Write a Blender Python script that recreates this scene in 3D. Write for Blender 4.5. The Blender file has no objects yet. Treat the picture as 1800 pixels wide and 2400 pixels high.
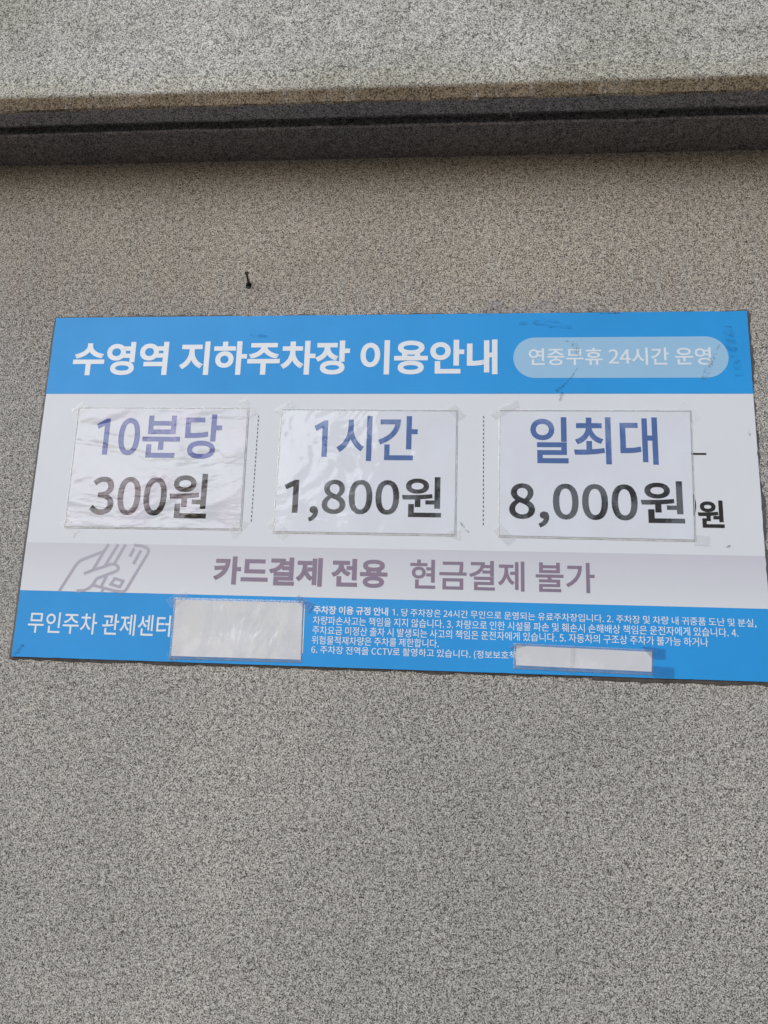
import bpy, bmesh, math, random
from mathutils import Matrix, Vector, noise as mnoise

random.seed(7)
S = bpy.context.scene
COL = S.collection

# ------------------------------------------------------------------ camera, sky, sun, exposure
# world: x to the right along the wall, y into the wall (wall face at y = 0), z up; metres
cam_data = bpy.data.cameras.new('camera')
cam = bpy.data.objects.new('camera', cam_data)
COL.objects.link(cam)
cam_data.sensor_fit = 'VERTICAL'
cam_data.sensor_height = 36.0
cam_data.lens = 36.0 * 1664.0 / 2400.0
cam_data.clip_start = 0.02
cam_data.clip_end = 500.0
cam.matrix_world = Matrix((
    (0.99578106, -0.02269867, 0.08890923, 0.16446665),
    (0.08264810, -0.19910145, -0.97648753, -1.71034999),
    (0.03986693, 0.97971597, -0.19638545, -0.41590397),
    (0, 0, 0, 1)))
S.camera = cam

SUN_ELEV, SUN_LEFT = 25.0, 29.0        # degrees: height of the hazy sun, and how far left of straight out of the wall
world = bpy.data.worlds.new('World')
S.world = world
world.use_nodes = True
wn = world.node_tree
wn.nodes.clear()
w_out = wn.nodes.new('ShaderNodeOutputWorld')
w_bg = wn.nodes.new('ShaderNodeBackground')
w_sky = wn.nodes.new('ShaderNodeTexSky')
w_sky.sky_type = 'NISHITA'
w_sky.sun_disc = False
w_sky.sun_elevation = math.radians(SUN_ELEV)
w_sky.sun_rotation = math.radians(180 + SUN_LEFT)   # towards -y, a little to -x
w_sky.dust_density = 1.5
w_sky.air_density = 1.0
w_sky.ozone_density = 1.0
w_bg.inputs['Strength'].default_value = 0.10
wn.links.new(w_sky.outputs['Color'], w_bg.inputs['Color'])
wn.links.new(w_bg.outputs['Background'], w_out.inputs['Surface'])

sun_data = bpy.data.lights.new('sun', 'SUN')
sun_data.energy = 1.5
sun_data.angle = math.radians(40)
sun_data.color = (1.0, 0.98, 0.955)
sun = bpy.data.objects.new('sun', sun_data)
COL.objects.link(sun)
e_, a_ = math.radians(SUN_ELEV), math.radians(SUN_LEFT)
to_sun = Vector((-math.sin(a_) * math.cos(e_), -math.cos(a_) * math.cos(e_), math.sin(e_)))
sun.rotation_euler = (-to_sun).to_track_quat('-Z', 'Y').to_euler()
sun.location = (-2, -6, 4)

S.view_settings.view_transform = 'Standard'
S.view_settings.look = 'None'
S.view_settings.exposure = -0.05
S.view_settings.use_white_balance = True      # the phone balanced for open shade
S.view_settings.white_balance_temperature = 5900
S.view_settings.white_balance_tint = 9
S.view_settings.gamma = 1.0
S.view_settings.use_curve_mapping = False
S.render.engine = 'CYCLES'
S.cycles.use_denoising = True
S.cycles.denoiser = 'OPENIMAGEDENOISE'
S.cycles.denoising_prefilter = 'NONE'     # keeps the fine stone grain crisp
S.cycles.sample_clamp_indirect = 4.0

# ------------------------------------------------------------------ helpers
def empty(name, loc=(0, 0, 0), roty=0.0):
    o = bpy.data.objects.new(name, None)
    COL.objects.link(o)
    o.empty_display_size = 0.05
    o.location = loc
    o.rotation_euler = (0, roty, 0)
    return o

def tag(o, label=None, cat=None, group=None, kind=None):
    if label: o['label'] = label
    if cat: o['category'] = cat
    if group: o['group'] = group
    if kind: o['kind'] = kind
    return o

def obj(name, bm, mats, parent=None, smooth=False):
    me = bpy.data.meshes.new(name)
    bmesh.ops.recalc_face_normals(bm, faces=bm.faces)
    bm.to_mesh(me)
    bm.free()
    for m in (mats if isinstance(mats, (list, tuple)) else [mats]):
        me.materials.append(m)
    if smooth:
        for p in me.polygons: p.use_smooth = True
    o = bpy.data.objects.new(name, me)
    COL.objects.link(o)
    o.parent = parent
    return o

def box(bm, x0, x1, y0, y1, z0, z1):
    v = [bm.verts.new((x, y, z)) for x in (x0, x1) for y in (y0, y1) for z in (z0, z1)]
    for f in ((0, 1, 3, 2), (4, 6, 7, 5), (0, 4, 5, 1), (2, 3, 7, 6), (0, 2, 6, 4), (1, 5, 7, 3)):
        bm.faces.new([v[i] for i in f])

def prism(bm, pts, y0, y1):
    """an outline in the x-z plane given a thickness along y"""
    a = [bm.verts.new((x, y0, z)) for x, z in pts]
    b = [bm.verts.new((x, y1, z)) for x, z in pts]
    n = len(pts)
    bm.faces.new(a)
    bm.faces.new(b[::-1])
    for i in range(n):
        bm.faces.new((a[i], b[i], b[(i + 1) % n], a[(i + 1) % n]))

# the sign hangs half a degree off level; its own millimetres: u to the right, v down, from its upper left corner
TILT = math.radians(0.49)
SW, SH = 1.8, 0.9
def L(u, v):                                   # sign millimetres -> sign-local x, z
    return ((u - 900) / 1000.0, (450 - v) / 1000.0)
def s2w(u, v):
    x, z = L(u, v)
    c, s = math.cos(TILT), math.sin(TILT)
    return (c * x - s * z, s * x + c * z)

# ------------------------------------------------------------------ materials
def new_mat(name):
    m = bpy.data.materials.new(name)
    m.use_nodes = True
    nt = m.node_tree
    nt.nodes.clear()
    out = nt.nodes.new('ShaderNodeOutputMaterial')
    return m, nt, out

def N(nt, t, **kw):
    n = nt.nodes.new(t)
    for k, v in kw.items():
        if k in n.inputs: n.inputs[k].default_value = v
        else: setattr(n, k, v)
    return n

def ramp(nt, fac, stops):
    r = nt.nodes.new('ShaderNodeValToRGB')
    el = r.color_ramp.elements
    while len(el) < len(stops): el.new(0.5)
    for e, (p, c) in zip(el, stops):
        e.position = p
        e.color = (*c, 1) if len(c) == 3 else c
    nt.links.new(fac, r.inputs['Fac'])
    return r.outputs['Color']

def mixc(nt, fac, a, b, mode='MIX'):
    m = nt.nodes.new('ShaderNodeMix')
    m.data_type = 'RGBA'
    m.blend_type = mode
    for sock, v in ((m.inputs[0], fac), (m.inputs[6], a), (m.inputs[7], b)):
        if isinstance(v, bpy.types.NodeSocket): nt.links.new(v, sock)
        elif isinstance(v, (int, float)): sock.default_value = v
        else: sock.default_value = (*v, 1)
    return m.outputs[2]

def math_n(nt, op, a, b=0.0, c=0.0):
    m = nt.nodes.new('ShaderNodeMath')
    m.operation = op
    for s, v in zip(m.inputs, (a, b, c)):
        if isinstance(v, bpy.types.NodeSocket): nt.links.new(v, s)
        else: s.default_value = v
    return m.outputs[0]

def stone(name, light, mid, dark, scale=190.0, tint_a=(1, 1, 1), tint_b=(1, 1, 1), tint_scale=2.0, bands=(), bump=0.7, pits=0.5):
    """sprayed granite-look render: pale grains between dark pits, with slow colour drift; bands = stains (axis, lo, hi, soft, colour, amount)"""
    m, nt, out = new_mat(name)
    tc = N(nt, 'ShaderNodeTexCoord')
    co = tc.outputs['Object']
    n1 = N(nt, 'ShaderNodeTexNoise', Scale=scale, Detail=2.5, Roughness=0.62, Distortion=0.9)
    nt.links.new(co, n1.inputs['Vector'])
    n2 = N(nt, 'ShaderNodeTexNoise', Scale=scale * 0.27, Detail=2.0, Roughness=0.5)
    nt.links.new(co, n2.inputs['Vector'])
    v = N(nt, 'ShaderNodeTexVoronoi', Scale=scale * 0.62, Randomness=1.0)
    nt.links.new(co, v.inputs['Vector'])
    f = math_n(nt, 'MULTIPLY_ADD', n2.outputs['Fac'], 0.22, n1.outputs['Fac'])
    f = math_n(nt, 'SUBTRACT', f, 0.11)
    grain = ramp(nt, f, [(0.375, dark), (0.46, tuple((a + b) / 2 for a, b in zip(dark, mid))), (0.505, mid), (0.60, light)])
    pit = ramp(nt, v.outputs['Distance'], [(0.06, (0, 0, 0)), (0.22, (1, 1, 1))])
    grain = mixc(nt, pits, grain, mixc(nt, 1.0, grain, mixc(nt, pit, (0.35, 0.33, 0.31), (1, 1, 1)), 'MULTIPLY'))
    n3 = N(nt, 'ShaderNodeTexNoise', Scale=tint_scale, Detail=4.0, Roughness=0.6)
    nt.links.new(co, n3.inputs['Vector'])
    drift = ramp(nt, n3.outputs['Fac'], [(0.35, tint_a), (0.65, tint_b)])
    colr = mixc(nt, 1.0, grain, drift, 'MULTIPLY')
    sep = N(nt, 'ShaderNodeSeparateXYZ')
    nt.links.new(co, sep.inputs[0])
    st = N(nt, 'ShaderNodeMapping')
    st.inputs['Scale'].default_value = (34, 6, 6)
    nt.links.new(co, st.inputs['Vector'])
    streak = N(nt, 'ShaderNodeTexNoise', Scale=1.0, Detail=4.0, Roughness=0.65)
    nt.links.new(st.outputs['Vector'], streak.inputs['Vector'])
    for axis, lo, hi, soft, c, amount in bands:
        w = math_n(nt, 'MULTIPLY_ADD', math_n(nt, 'SUBTRACT', streak.outputs['Fac'], 0.5), soft * 1.6, sep.outputs[axis])
        up = N(nt, 'ShaderNodeMapRange', interpolation_type='SMOOTHSTEP')
        up.inputs['From Min'].default_value = lo - soft; up.inputs['From Max'].default_value = lo + soft
        nt.links.new(w, up.inputs['Value'])
        dn = N(nt, 'ShaderNodeMapRange', interpolation_type='SMOOTHSTEP')
        dn.inputs['From Min'].default_value = hi - soft; dn.inputs['From Max'].default_value = hi + soft
        dn.inputs['To Min'].default_value = 1; dn.inputs['To Max'].default_value = 0
        nt.links.new(w, dn.inputs['Value'])
        k = math_n(nt, 'MULTIPLY', math_n(nt, 'MULTIPLY', up.outputs[0], dn.outputs[0]), amount)
        k = math_n(nt, 'MULTIPLY', k, math_n(nt, 'MULTIPLY_ADD', streak.outputs['Fac'], 2.0, -0.02))
        k = math_n(nt, 'MINIMUM', k, 1.0)
        colr = mixc(nt, k, colr, mixc(nt, 1.0, colr, c, 'MULTIPLY'))
    p = N(nt, 'ShaderNodeBsdfPrincipled', Roughness=0.85)
    p.inputs['Specular IOR Level'].default_value = 0.25
    nt.links.new(colr, p.inputs['Base Color'])
    b = N(nt, 'ShaderNodeBump', Strength=bump, Distance=0.004)
    nt.links.new(f, b.inputs['Height'])
    nt.links.new(b.outputs['Normal'], p.inputs['Normal'])
    nt.links.new(p.outputs[0], out.inputs['Surface'])
    return m

def plain(name, colr, rough=0.5, spec=0.5, mottle=0.0, mscale=6.0, bump=0.0, bscale=200.0, bdist=0.0005):
    m, nt, out = new_mat(name)
    p = N(nt, 'ShaderNodeBsdfPrincipled', Roughness=rough)
    p.inputs['Specular IOR Level'].default_value = spec
    p.inputs['Base Color'].default_value = (*colr, 1)
    tc = N(nt, 'ShaderNodeTexCoord')
    if mottle:
        n = N(nt, 'ShaderNodeTexNoise', Scale=mscale, Detail=5.0, Roughness=0.65)
        nt.links.new(tc.outputs['Object'], n.inputs['Vector'])
        k = ramp(nt, n.outputs['Fac'], [(0.3, (1 - mottle,) * 3), (0.7, (1, 1, 1))])
        nt.links.new(mixc(nt, 1.0, colr, k, 'MULTIPLY'), p.inputs['Base Color'])
        r = N(nt, 'ShaderNodeMapRange')
        r.inputs['To Min'].default_value = min(1, rough + 0.08); r.inputs['To Max'].default_value = max(0.02, rough - 0.08)
        nt.links.new(n.outputs['Fac'], r.inputs['Value'])
        nt.links.new(r.outputs[0], p.inputs['Roughness'])
    if bump:
        n = N(nt, 'ShaderNodeTexNoise', Scale=bscale, Detail=3.0)
        nt.links.new(tc.outputs['Object'], n.inputs['Vector'])
        b = N(nt, 'ShaderNodeBump', Strength=bump, Distance=bdist)
        nt.links.new(n.outputs['Fac'], b.inputs['Height'])
        nt.links.new(b.outputs['Normal'], p.inputs['Normal'])
    nt.links.new(p.outputs[0], out.inputs['Surface'])
    return m

def film(name, haze, rough, wrinkle, wscale, stretch=(1, 1, 1), tint=(0.9, 0.9, 0.88), wdist=0.004, gloss=1.0):
    """clear plastic film: see-through, a little milky, with a mirror-like wrinkled skin"""
    m, nt, out = new_mat(name)
    tc = N(nt, 'ShaderNodeTexCoord')
    mp = N(nt, 'ShaderNodeMapping')
    mp.inputs['Scale'].default_value = stretch
    nt.links.new(tc.outputs['Object'], mp.inputs['Vector'])
    n1 = N(nt, 'ShaderNodeTexNoise', Scale=wscale, Detail=5.0, Roughness=0.62, Distortion=0.6)
    nt.links.new(mp.outputs['Vector'], n1.inputs['Vector'])
    n2 = N(nt, 'ShaderNodeTexNoise', Scale=wscale * 9, Detail=3.0, Roughness=0.6)
    nt.links.new(tc.outputs['Object'], n2.inputs['Vector'])
    h = math_n(nt, 'MULTIPLY_ADD', n2.outputs['Fac'], 0.06, n1.outputs['Fac'])
    b = N(nt, 'ShaderNodeBump', Strength=wrinkle, Distance=wdist)
    nt.links.new(h, b.inputs['Height'])
    tr = N(nt, 'ShaderNodeBsdfTransparent')
    df = N(nt, 'ShaderNodeBsdfDiffuse', Color=(*tint, 1))
    gl = N(nt, 'ShaderNodeBsdfGlossy', Roughness=rough)
    nt.links.new(b.outputs['Normal'], gl.inputs['Normal'])
    m1 = N(nt, 'ShaderNodeMixShader')
    hz = ramp(nt, n1.outputs['Fac'], [(0.3, (haze * 0.5,) * 3), (0.7, (haze * 1.5,) * 3)])
    nt.links.new(hz, m1.inputs[0])
    nt.links.new(tr.outputs[0], m1.inputs[1]); nt.links.new(df.outputs[0], m1.inputs[2])
    fr = N(nt, 'ShaderNodeFresnel', IOR=1.5)
    nt.links.new(b.outputs['Normal'], fr.inputs['Normal'])
    m2 = N(nt, 'ShaderNodeMixShader')
    nt.links.new(math_n(nt, 'MULTIPLY', fr.outputs[0], gloss), m2.inputs[0])
    nt.links.new(m1.outputs[0], m2.inputs[1]); nt.links.new(gl.outputs[0], m2.inputs[2])
    nt.links.new(m2.outputs[0], out.inputs['Surface'])
    return m

def scuff_mat(name, colr, scale, cover, stretch):
    """rubbed-on dirt, broken up so the print shows between the marks"""
    m, nt, out = new_mat(name)
    tc = N(nt, 'ShaderNodeTexCoord')
    mp = N(nt, 'ShaderNodeMapping')
    mp.inputs['Scale'].default_value = stretch
    nt.links.new(tc.outputs['Object'], mp.inputs['Vector'])
    n = N(nt, 'ShaderNodeTexNoise', Scale=scale, Detail=5.0, Roughness=0.7, Distortion=1.0)
    nt.links.new(mp.outputs['Vector'], n.inputs['Vector'])
    a = ramp(nt, n.outputs['Fac'], [(0.5 - cover * 0.1, (0, 0, 0)), (0.68 - cover * 0.1, (1, 1, 1))])
    p = N(nt, 'ShaderNodeBsdfPrincipled', Roughness=0.8)
    p.inputs['Base Color'].default_value = (*colr, 1)
    nt.links.new(math_n(nt, 'MULTIPLY', a, cover), p.inputs['Alpha'])
    nt.links.new(p.outputs[0], out.inputs['Surface'])
    return m

M_wall = stone('stone_render', (0.72, 0.69, 0.64), (0.455, 0.432, 0.398), (0.062, 0.056, 0.050), 320,
               (0.86, 0.85, 0.84), (1.07, 1.045, 1.0), 1.1,
               bands=[(2, 0.42, 1.2, 0.22, (0.99, 0.925, 0.85), 0.9)])  # warm bounce light on the upper wall, painted into its colour
M_ledge = stone('ledge_stone', (0.87, 0.845, 0.795), (0.575, 0.555, 0.515), (0.10, 0.092, 0.082), 290,
                (0.80, 0.79, 0.72), (1.06, 1.045, 1.02), 3.0,
                bands=[(2, 0.90, 0.9485, 0.011, (0.38, 0.305, 0.225), 1.15), (2, 0.94, 1.00, 0.03, (0.93, 0.91, 0.80), 0.5)])
M_soffit = stone('weathered_soffit_stone', (0.36, 0.335, 0.325), (0.20, 0.185, 0.18), (0.04, 0.035, 0.034), 300,  # stone colour darkened to deepen the shade under the ledge
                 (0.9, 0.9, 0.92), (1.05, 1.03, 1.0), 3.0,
                 bands=[(1, -0.1235, -0.116, 0.002, (1.7, 1.65, 1.6), 0.8), (1, -0.3, -0.160, 0.004, (1.55, 1.55, 1.6), 0.9)])  # pale streak beside the groove; lip underside lighter than the soffit
M_mortar = stone('smeared_mortar', (0.50, 0.47, 0.44), (0.36, 0.335, 0.31), (0.11, 0.10, 0.09), 230, (0.85, 0.85, 0.85), (1.05, 1.0, 0.95), 14, bump=0.4)
M_seal = plain('old_sealant', (0.17, 0.166, 0.16), 0.75, 0.3, 0.45, 30, 0.6, 120, 0.002)
M_seal_brown = plain('dirty_sealant', (0.15, 0.135, 0.12), 0.8, 0.2, 0.5, 40, 0.6, 120, 0.002)
M_bounce_ground = plain('concrete_paving', (0.34, 0.305, 0.26), 0.9, 0.3, 0.3, 1.2)  # out-of-view ground, added and toned warm to bounce light onto the wall
M_white = plain('white_sign_print', (0.76, 0.765, 0.785), 0.5, 0.25, 0.03, 3.0)
M_edge = plain('board_edge', (0.50, 0.52, 0.55), 0.5, 0.4, 0.2, 60)
M_blue = plain('blue_sign_print', (0.045, 0.35, 0.80), 0.5, 0.25, 0.13, 2.6)
M_badge = plain('pale_blue_print', (0.355, 0.57, 0.77), 0.42, 0.35, 0.05, 4.0)
M_letter_white = plain('white_lettering', (0.82, 0.83, 0.84), 0.42, 0.35)
M_letter_pale = plain('pale_badge_lettering', (0.76, 0.81, 0.85), 0.42, 0.35)
M_mauve = plain('mauve_lettering', (0.265, 0.20, 0.27), 0.45, 0.35)
M_icon = plain('mauve_line_print', (0.44, 0.40, 0.475), 0.45, 0.35)
M_black = plain('black_print', (0.028, 0.025, 0.026), 0.45, 0.3)
def laminated(name, colr, wdist, wscale, stretch, fine=0.1, mottle=0.05, rough=0.05, milk=0.0, glary=(0.80, 0.84, 0.92)):  # milk: strength of the painted reflection patches, glary: their colour
    """printed paper under a clear glossy laminate: matt colour, mirror-like coat with shallow wrinkles and bubbles"""
    m, nt, out = new_mat(name)
    tc = N(nt, 'ShaderNodeTexCoord')
    mp = N(nt, 'ShaderNodeMapping')
    mp.inputs['Scale'].default_value = stretch
    nt.links.new(tc.outputs['Object'], mp.inputs['Vector'])
    n1 = N(nt, 'ShaderNodeTexNoise', Scale=wscale, Detail=3.0, Roughness=0.5, Distortion=0.5)
    nt.links.new(mp.outputs['Vector'], n1.inputs['Vector'])
    n2 = N(nt, 'ShaderNodeTexNoise', Scale=wscale * 8, Detail=3.0, Roughness=0.55)
    nt.links.new(mp.outputs['Vector'], n2.inputs['Vector'])
    n4 = N(nt, 'ShaderNodeTexNoise', Scale=wscale * 0.8, Detail=2.0)
    nt.links.new(tc.outputs['Object'], n4.inputs['Vector'])
    patch = ramp(nt, n4.outputs['Fac'], [(0.42, (0.15,) * 3), (0.62, (1, 1, 1))])
    h = math_n(nt, 'MULTIPLY_ADD', math_n(nt, 'MULTIPLY', n2.outputs['Fac'], patch), fine, n1.outputs['Fac'])
    b = N(nt, 'ShaderNodeBump', Strength=1.0, Distance=wdist)
    nt.links.new(h, b.inputs['Height'])
    p = N(nt, 'ShaderNodeBsdfPrincipled', Roughness=0.7)
    p.inputs['Specular IOR Level'].default_value = 0.1
    n3 = N(nt, 'ShaderNodeTexNoise', Scale=9.0, Detail=4.0)
    nt.links.new(tc.outputs['Object'], n3.inputs['Vector'])
    k = ramp(nt, n3.outputs['Fac'], [(0.3, (1 - mottle,) * 3), (0.7, (1, 1, 1))])
    cc = mixc(nt, 1.0, colr, k, 'MULTIPLY')
    if milk:                                   # ragged patches of reflection painted into the base colour
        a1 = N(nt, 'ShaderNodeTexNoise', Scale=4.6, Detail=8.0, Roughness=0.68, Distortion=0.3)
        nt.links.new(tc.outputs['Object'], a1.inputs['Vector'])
        cc = mixc(nt, ramp(nt, a1.outputs['Fac'], [(0.50, (0, 0, 0)), (0.56, (milk,) * 3)]), cc, glary)
    nt.links.new(cc, p.inputs['Base Color'])
    p.inputs['Coat Weight'].default_value = 1.0
    p.inputs['Coat Roughness'].default_value = rough
    p.inputs['Coat IOR'].default_value = 1.40
    nt.links.new(b.outputs['Normal'], p.inputs['Coat Normal'])
    nt.links.new(p.outputs[0], out.inputs['Surface'])
    return m
PAPER, INK_BLUE, INK_BLACK = (0.75, 0.755, 0.795), (0.10, 0.17, 0.40), (0.030, 0.026, 0.025)
WAVY = (0.020, 5.0, (0.85, 1, 1.8), 0.14)
FLAT = (0.0075, 6.0, (1, 1, 1.2), 0.07)
COVER = (0.010, 8.0, (1.6, 1, 0.7), 0.14)
SET_WAVY = [laminated('wavy_' + n, c, *WAVY, mottle=q, milk=0.16, glary=(0.86, 0.66, 0.84)) for n, c, q in (('laminated_paper', (0.67, 0.675, 0.71), 0.05), ('blue_ink', (0.125, 0.15, 0.40), 0.15), ('black_ink', INK_BLACK, 0.1))]  # pink patches: a coloured reflection painted into paper and ink
SET_FLAT = [laminated(n, c, *FLAT, mottle=q, milk=0.13) for n, c, q in (('laminated_paper', PAPER, 0.04), ('blue_ink', INK_BLUE, 0.15), ('black_ink', INK_BLACK, 0.1))]  # milk: reflection patches painted into paper and ink
M_blank = laminated('blank_cover_paper', (0.69, 0.69, 0.705), *COVER, mottle=0.10, milk=0.3, glary=(0.86, 0.83, 0.84))  # milk: reflection patches painted into the paper colour
M_film = film('sleeve_margin', 0.16, 0.10, 0.4, 25, tint=(0.86, 0.86, 0.84))
M_rim = film('laminate_rim', 0.70, 0.2, 0.1, 30, tint=(0.90, 0.90, 0.88))
M_rim_clear = film('clear_laminate_rim', 0.20, 0.15, 0.2, 40, tint=(0.88, 0.90, 0.92))
M_tape = film('clear_tape', 0.06, 0.3, 0.08, 40, tint=(0.90, 0.91, 0.85), gloss=0.5)
M_tape_thin = film('thin_clear_tape', 0.07, 0.18, 0.5, 60, tint=(0.75, 0.78, 0.8))
M_tape_wet = film('tightly_stuck_tape', 0.10, 0.15, 0.2, 120, tint=(0.03, 0.26, 0.64))
M_rust = plain('rusty_iron', (0.055, 0.038, 0.027), 0.75, 0.3, 0.5, 300, 0.5, 600, 0.001)
M_plug = plain('teal_plastic_plug', (0.02, 0.11, 0.09), 0.6, 0.3)
M_hole = plain('dark_hole', (0.012, 0.011, 0.010), 0.9, 0.1)

# ------------------------------------------------------------------ large structure: ground, wall, ledge
GROUND_Z = -1.98
bm = bmesh.new()
v = [bm.verts.new(p) for p in ((-60, -60, GROUND_Z), (60, -60, GROUND_Z), (60, 0.4, GROUND_Z), (-60, 0.4, GROUND_Z))]
bm.faces.new(v)
tag(obj('ground', bm, M_bounce_ground), 'grey brown concrete paving in front of the stone wall', 'ground', kind='structure')

wall = tag(empty('building_wall', (0, 0, GROUND_Z)), 'speckled grey granite finish wall under a projecting stone ledge, carrying the parking sign', 'wall')
def wall_part(name, bm, m, smooth=False):
    o = obj(name, bm, m, wall, smooth)
    o.location = (0, 0, -GROUND_Z)          # part coordinates stay world metres, so the stone pattern does too
    return o
X0, X1 = -6.0, 6.0
bm = bmesh.new()
box(bm, X0, X1, 0.0, 0.30, GROUND_Z, 2.4)
wall_part('wall_face', bm, M_wall)

# ledge: profile (y, z) swept along x with a slight unevenness; soffit, drip groove, lip, stained drip edge, leaning front
prof = [(0.0, 0.919), (-0.060, 0.9195), (-0.1255, 0.9195), (-0.1255, 0.938), (-0.157, 0.938), (-0.157, 0.917), (-0.182, 0.9155), (-0.2070, 0.9135),
        (-0.2112, 0.917), (-0.2175, 0.947), (-0.2178, 0.955), (-0.2158, 0.990), (-0.160, 2.40), (0.0, 2.40)]
xs = []
x = X0
while x < X1:
    xs.append(x)
    x += 0.012 if -1.6 < x < 1.4 else 0.25
xs.append(X1)
bm = bmesh.new()
rows = []
for x in xs:
    r = []
    for i, (y, z) in enumerate(prof):
        j = 0.0022 if 0 < i < 11 else 0.0
        dy = j * mnoise.noise(Vector((x * 9, i * 3.1, 0))) + 0.5 * j * mnoise.noise(Vector((x * 45, i * 7.7, 4)))
        dz = j * mnoise.noise(Vector((x * 9, i * 5.3, 9))) + 0.6 * j * mnoise.noise(Vector((x * 45, i * 9.1, 2)))
        slow = 0.004 * mnoise.noise(Vector((x * 0.7, 3.0, 1.0))) if 0 < i < 12 else 0
        r.append(bm.verts.new((x, y + dy, z + dz + slow)))
    rows.append(r)
for a, b in zip(rows, rows[1:]):
    for i in range(len(prof) - 1):
        f = bm.faces.new((a[i], a[i + 1], b[i + 1], b[i]))
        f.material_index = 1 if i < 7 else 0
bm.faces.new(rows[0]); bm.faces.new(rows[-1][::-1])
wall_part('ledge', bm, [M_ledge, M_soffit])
# small lime drips hanging from the drip groove
bm = bmesh.new()
for x, h in ((0.300, 0.014), (0.187, 0.006), (0.395, 0.005), (-0.42, 0.004)):
    bmesh.ops.create_cone(bm, cap_ends=True, segments=8, radius1=0.0005, radius2=0.0018, depth=h,
                          matrix=Matrix.Translation((x, -0.1575, 0.917 - h / 2)))
wall_part('lime_drip', bm, plain('lime', (0.42, 0.41, 0.40), 0.8, 0.3))

# mortar smeared on the wall along the top of the sign
def smear(pts, name='mortar_smear'):
    top = []
    for (xa, za), (xb, zb) in zip(pts, pts[1:]):
        n = max(2, int(abs(xb - xa) / 0.004))
        for k in range(n):
            t = k / n
            x = xa + (xb - xa) * t
            z = za + (zb - za) * t + 0.0025 * mnoise.noise(Vector((x * 160, z0s, 1))) + 0.002 * mnoise.noise(Vector((x * 420, 5, 1)))
            top.append((x, z))
    top.append(pts[-1])
    bm = bmesh.new()
    front, back = [], []
    for x, z in top:
        base = s2w((x * 1000) + 900, 3)[1]
        a = bm.verts.new((x, -0.0008, max(z, base + 0.001)))
        b = bm.verts.new((x, -0.0030, base + (max(z, base + 0.001) - base) * 0.86))
        c = bm.verts.new((x, -0.0045, base))
        front.append((a, b, c))
    for p, q in zip(front, front[1:]):
        bm.faces.new((p[0], q[0], q[1], p[1]))
        bm.faces.new((p[1], q[1], q[2], p[2]))
    wall_part(name, bm, M_mortar)
z0s = 0.3
smear([(0.205, 0.4525), (0.2253, 0.4545), (0.2566, 0.485), (0.2723, 0.4965), (0.2961, 0.4906), (0.304, 0.4762), (0.3669, 0.4789), (0.3878, 0.4931), (0.4243, 0.4901),
       (0.4449, 0.470), (0.4811, 0.4728), (0.5019, 0.487), (0.5276, 0.4811), (0.5325, 0.4669), (0.5733, 0.4597), (0.6394, 0.4656), (0.70, 0.4600), (0.76, 0.4620), (0.80, 0.4560)])
smear([(-0.040, 0.4510), (-0.0359, 0.4616), (-0.0283, 0.4627), (-0.0247, 0.4534), (-0.0003, 0.4522), (0.0085, 0.462), (0.0159, 0.4649), (0.0311, 0.4608), (0.06, 0.4530)])

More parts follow.
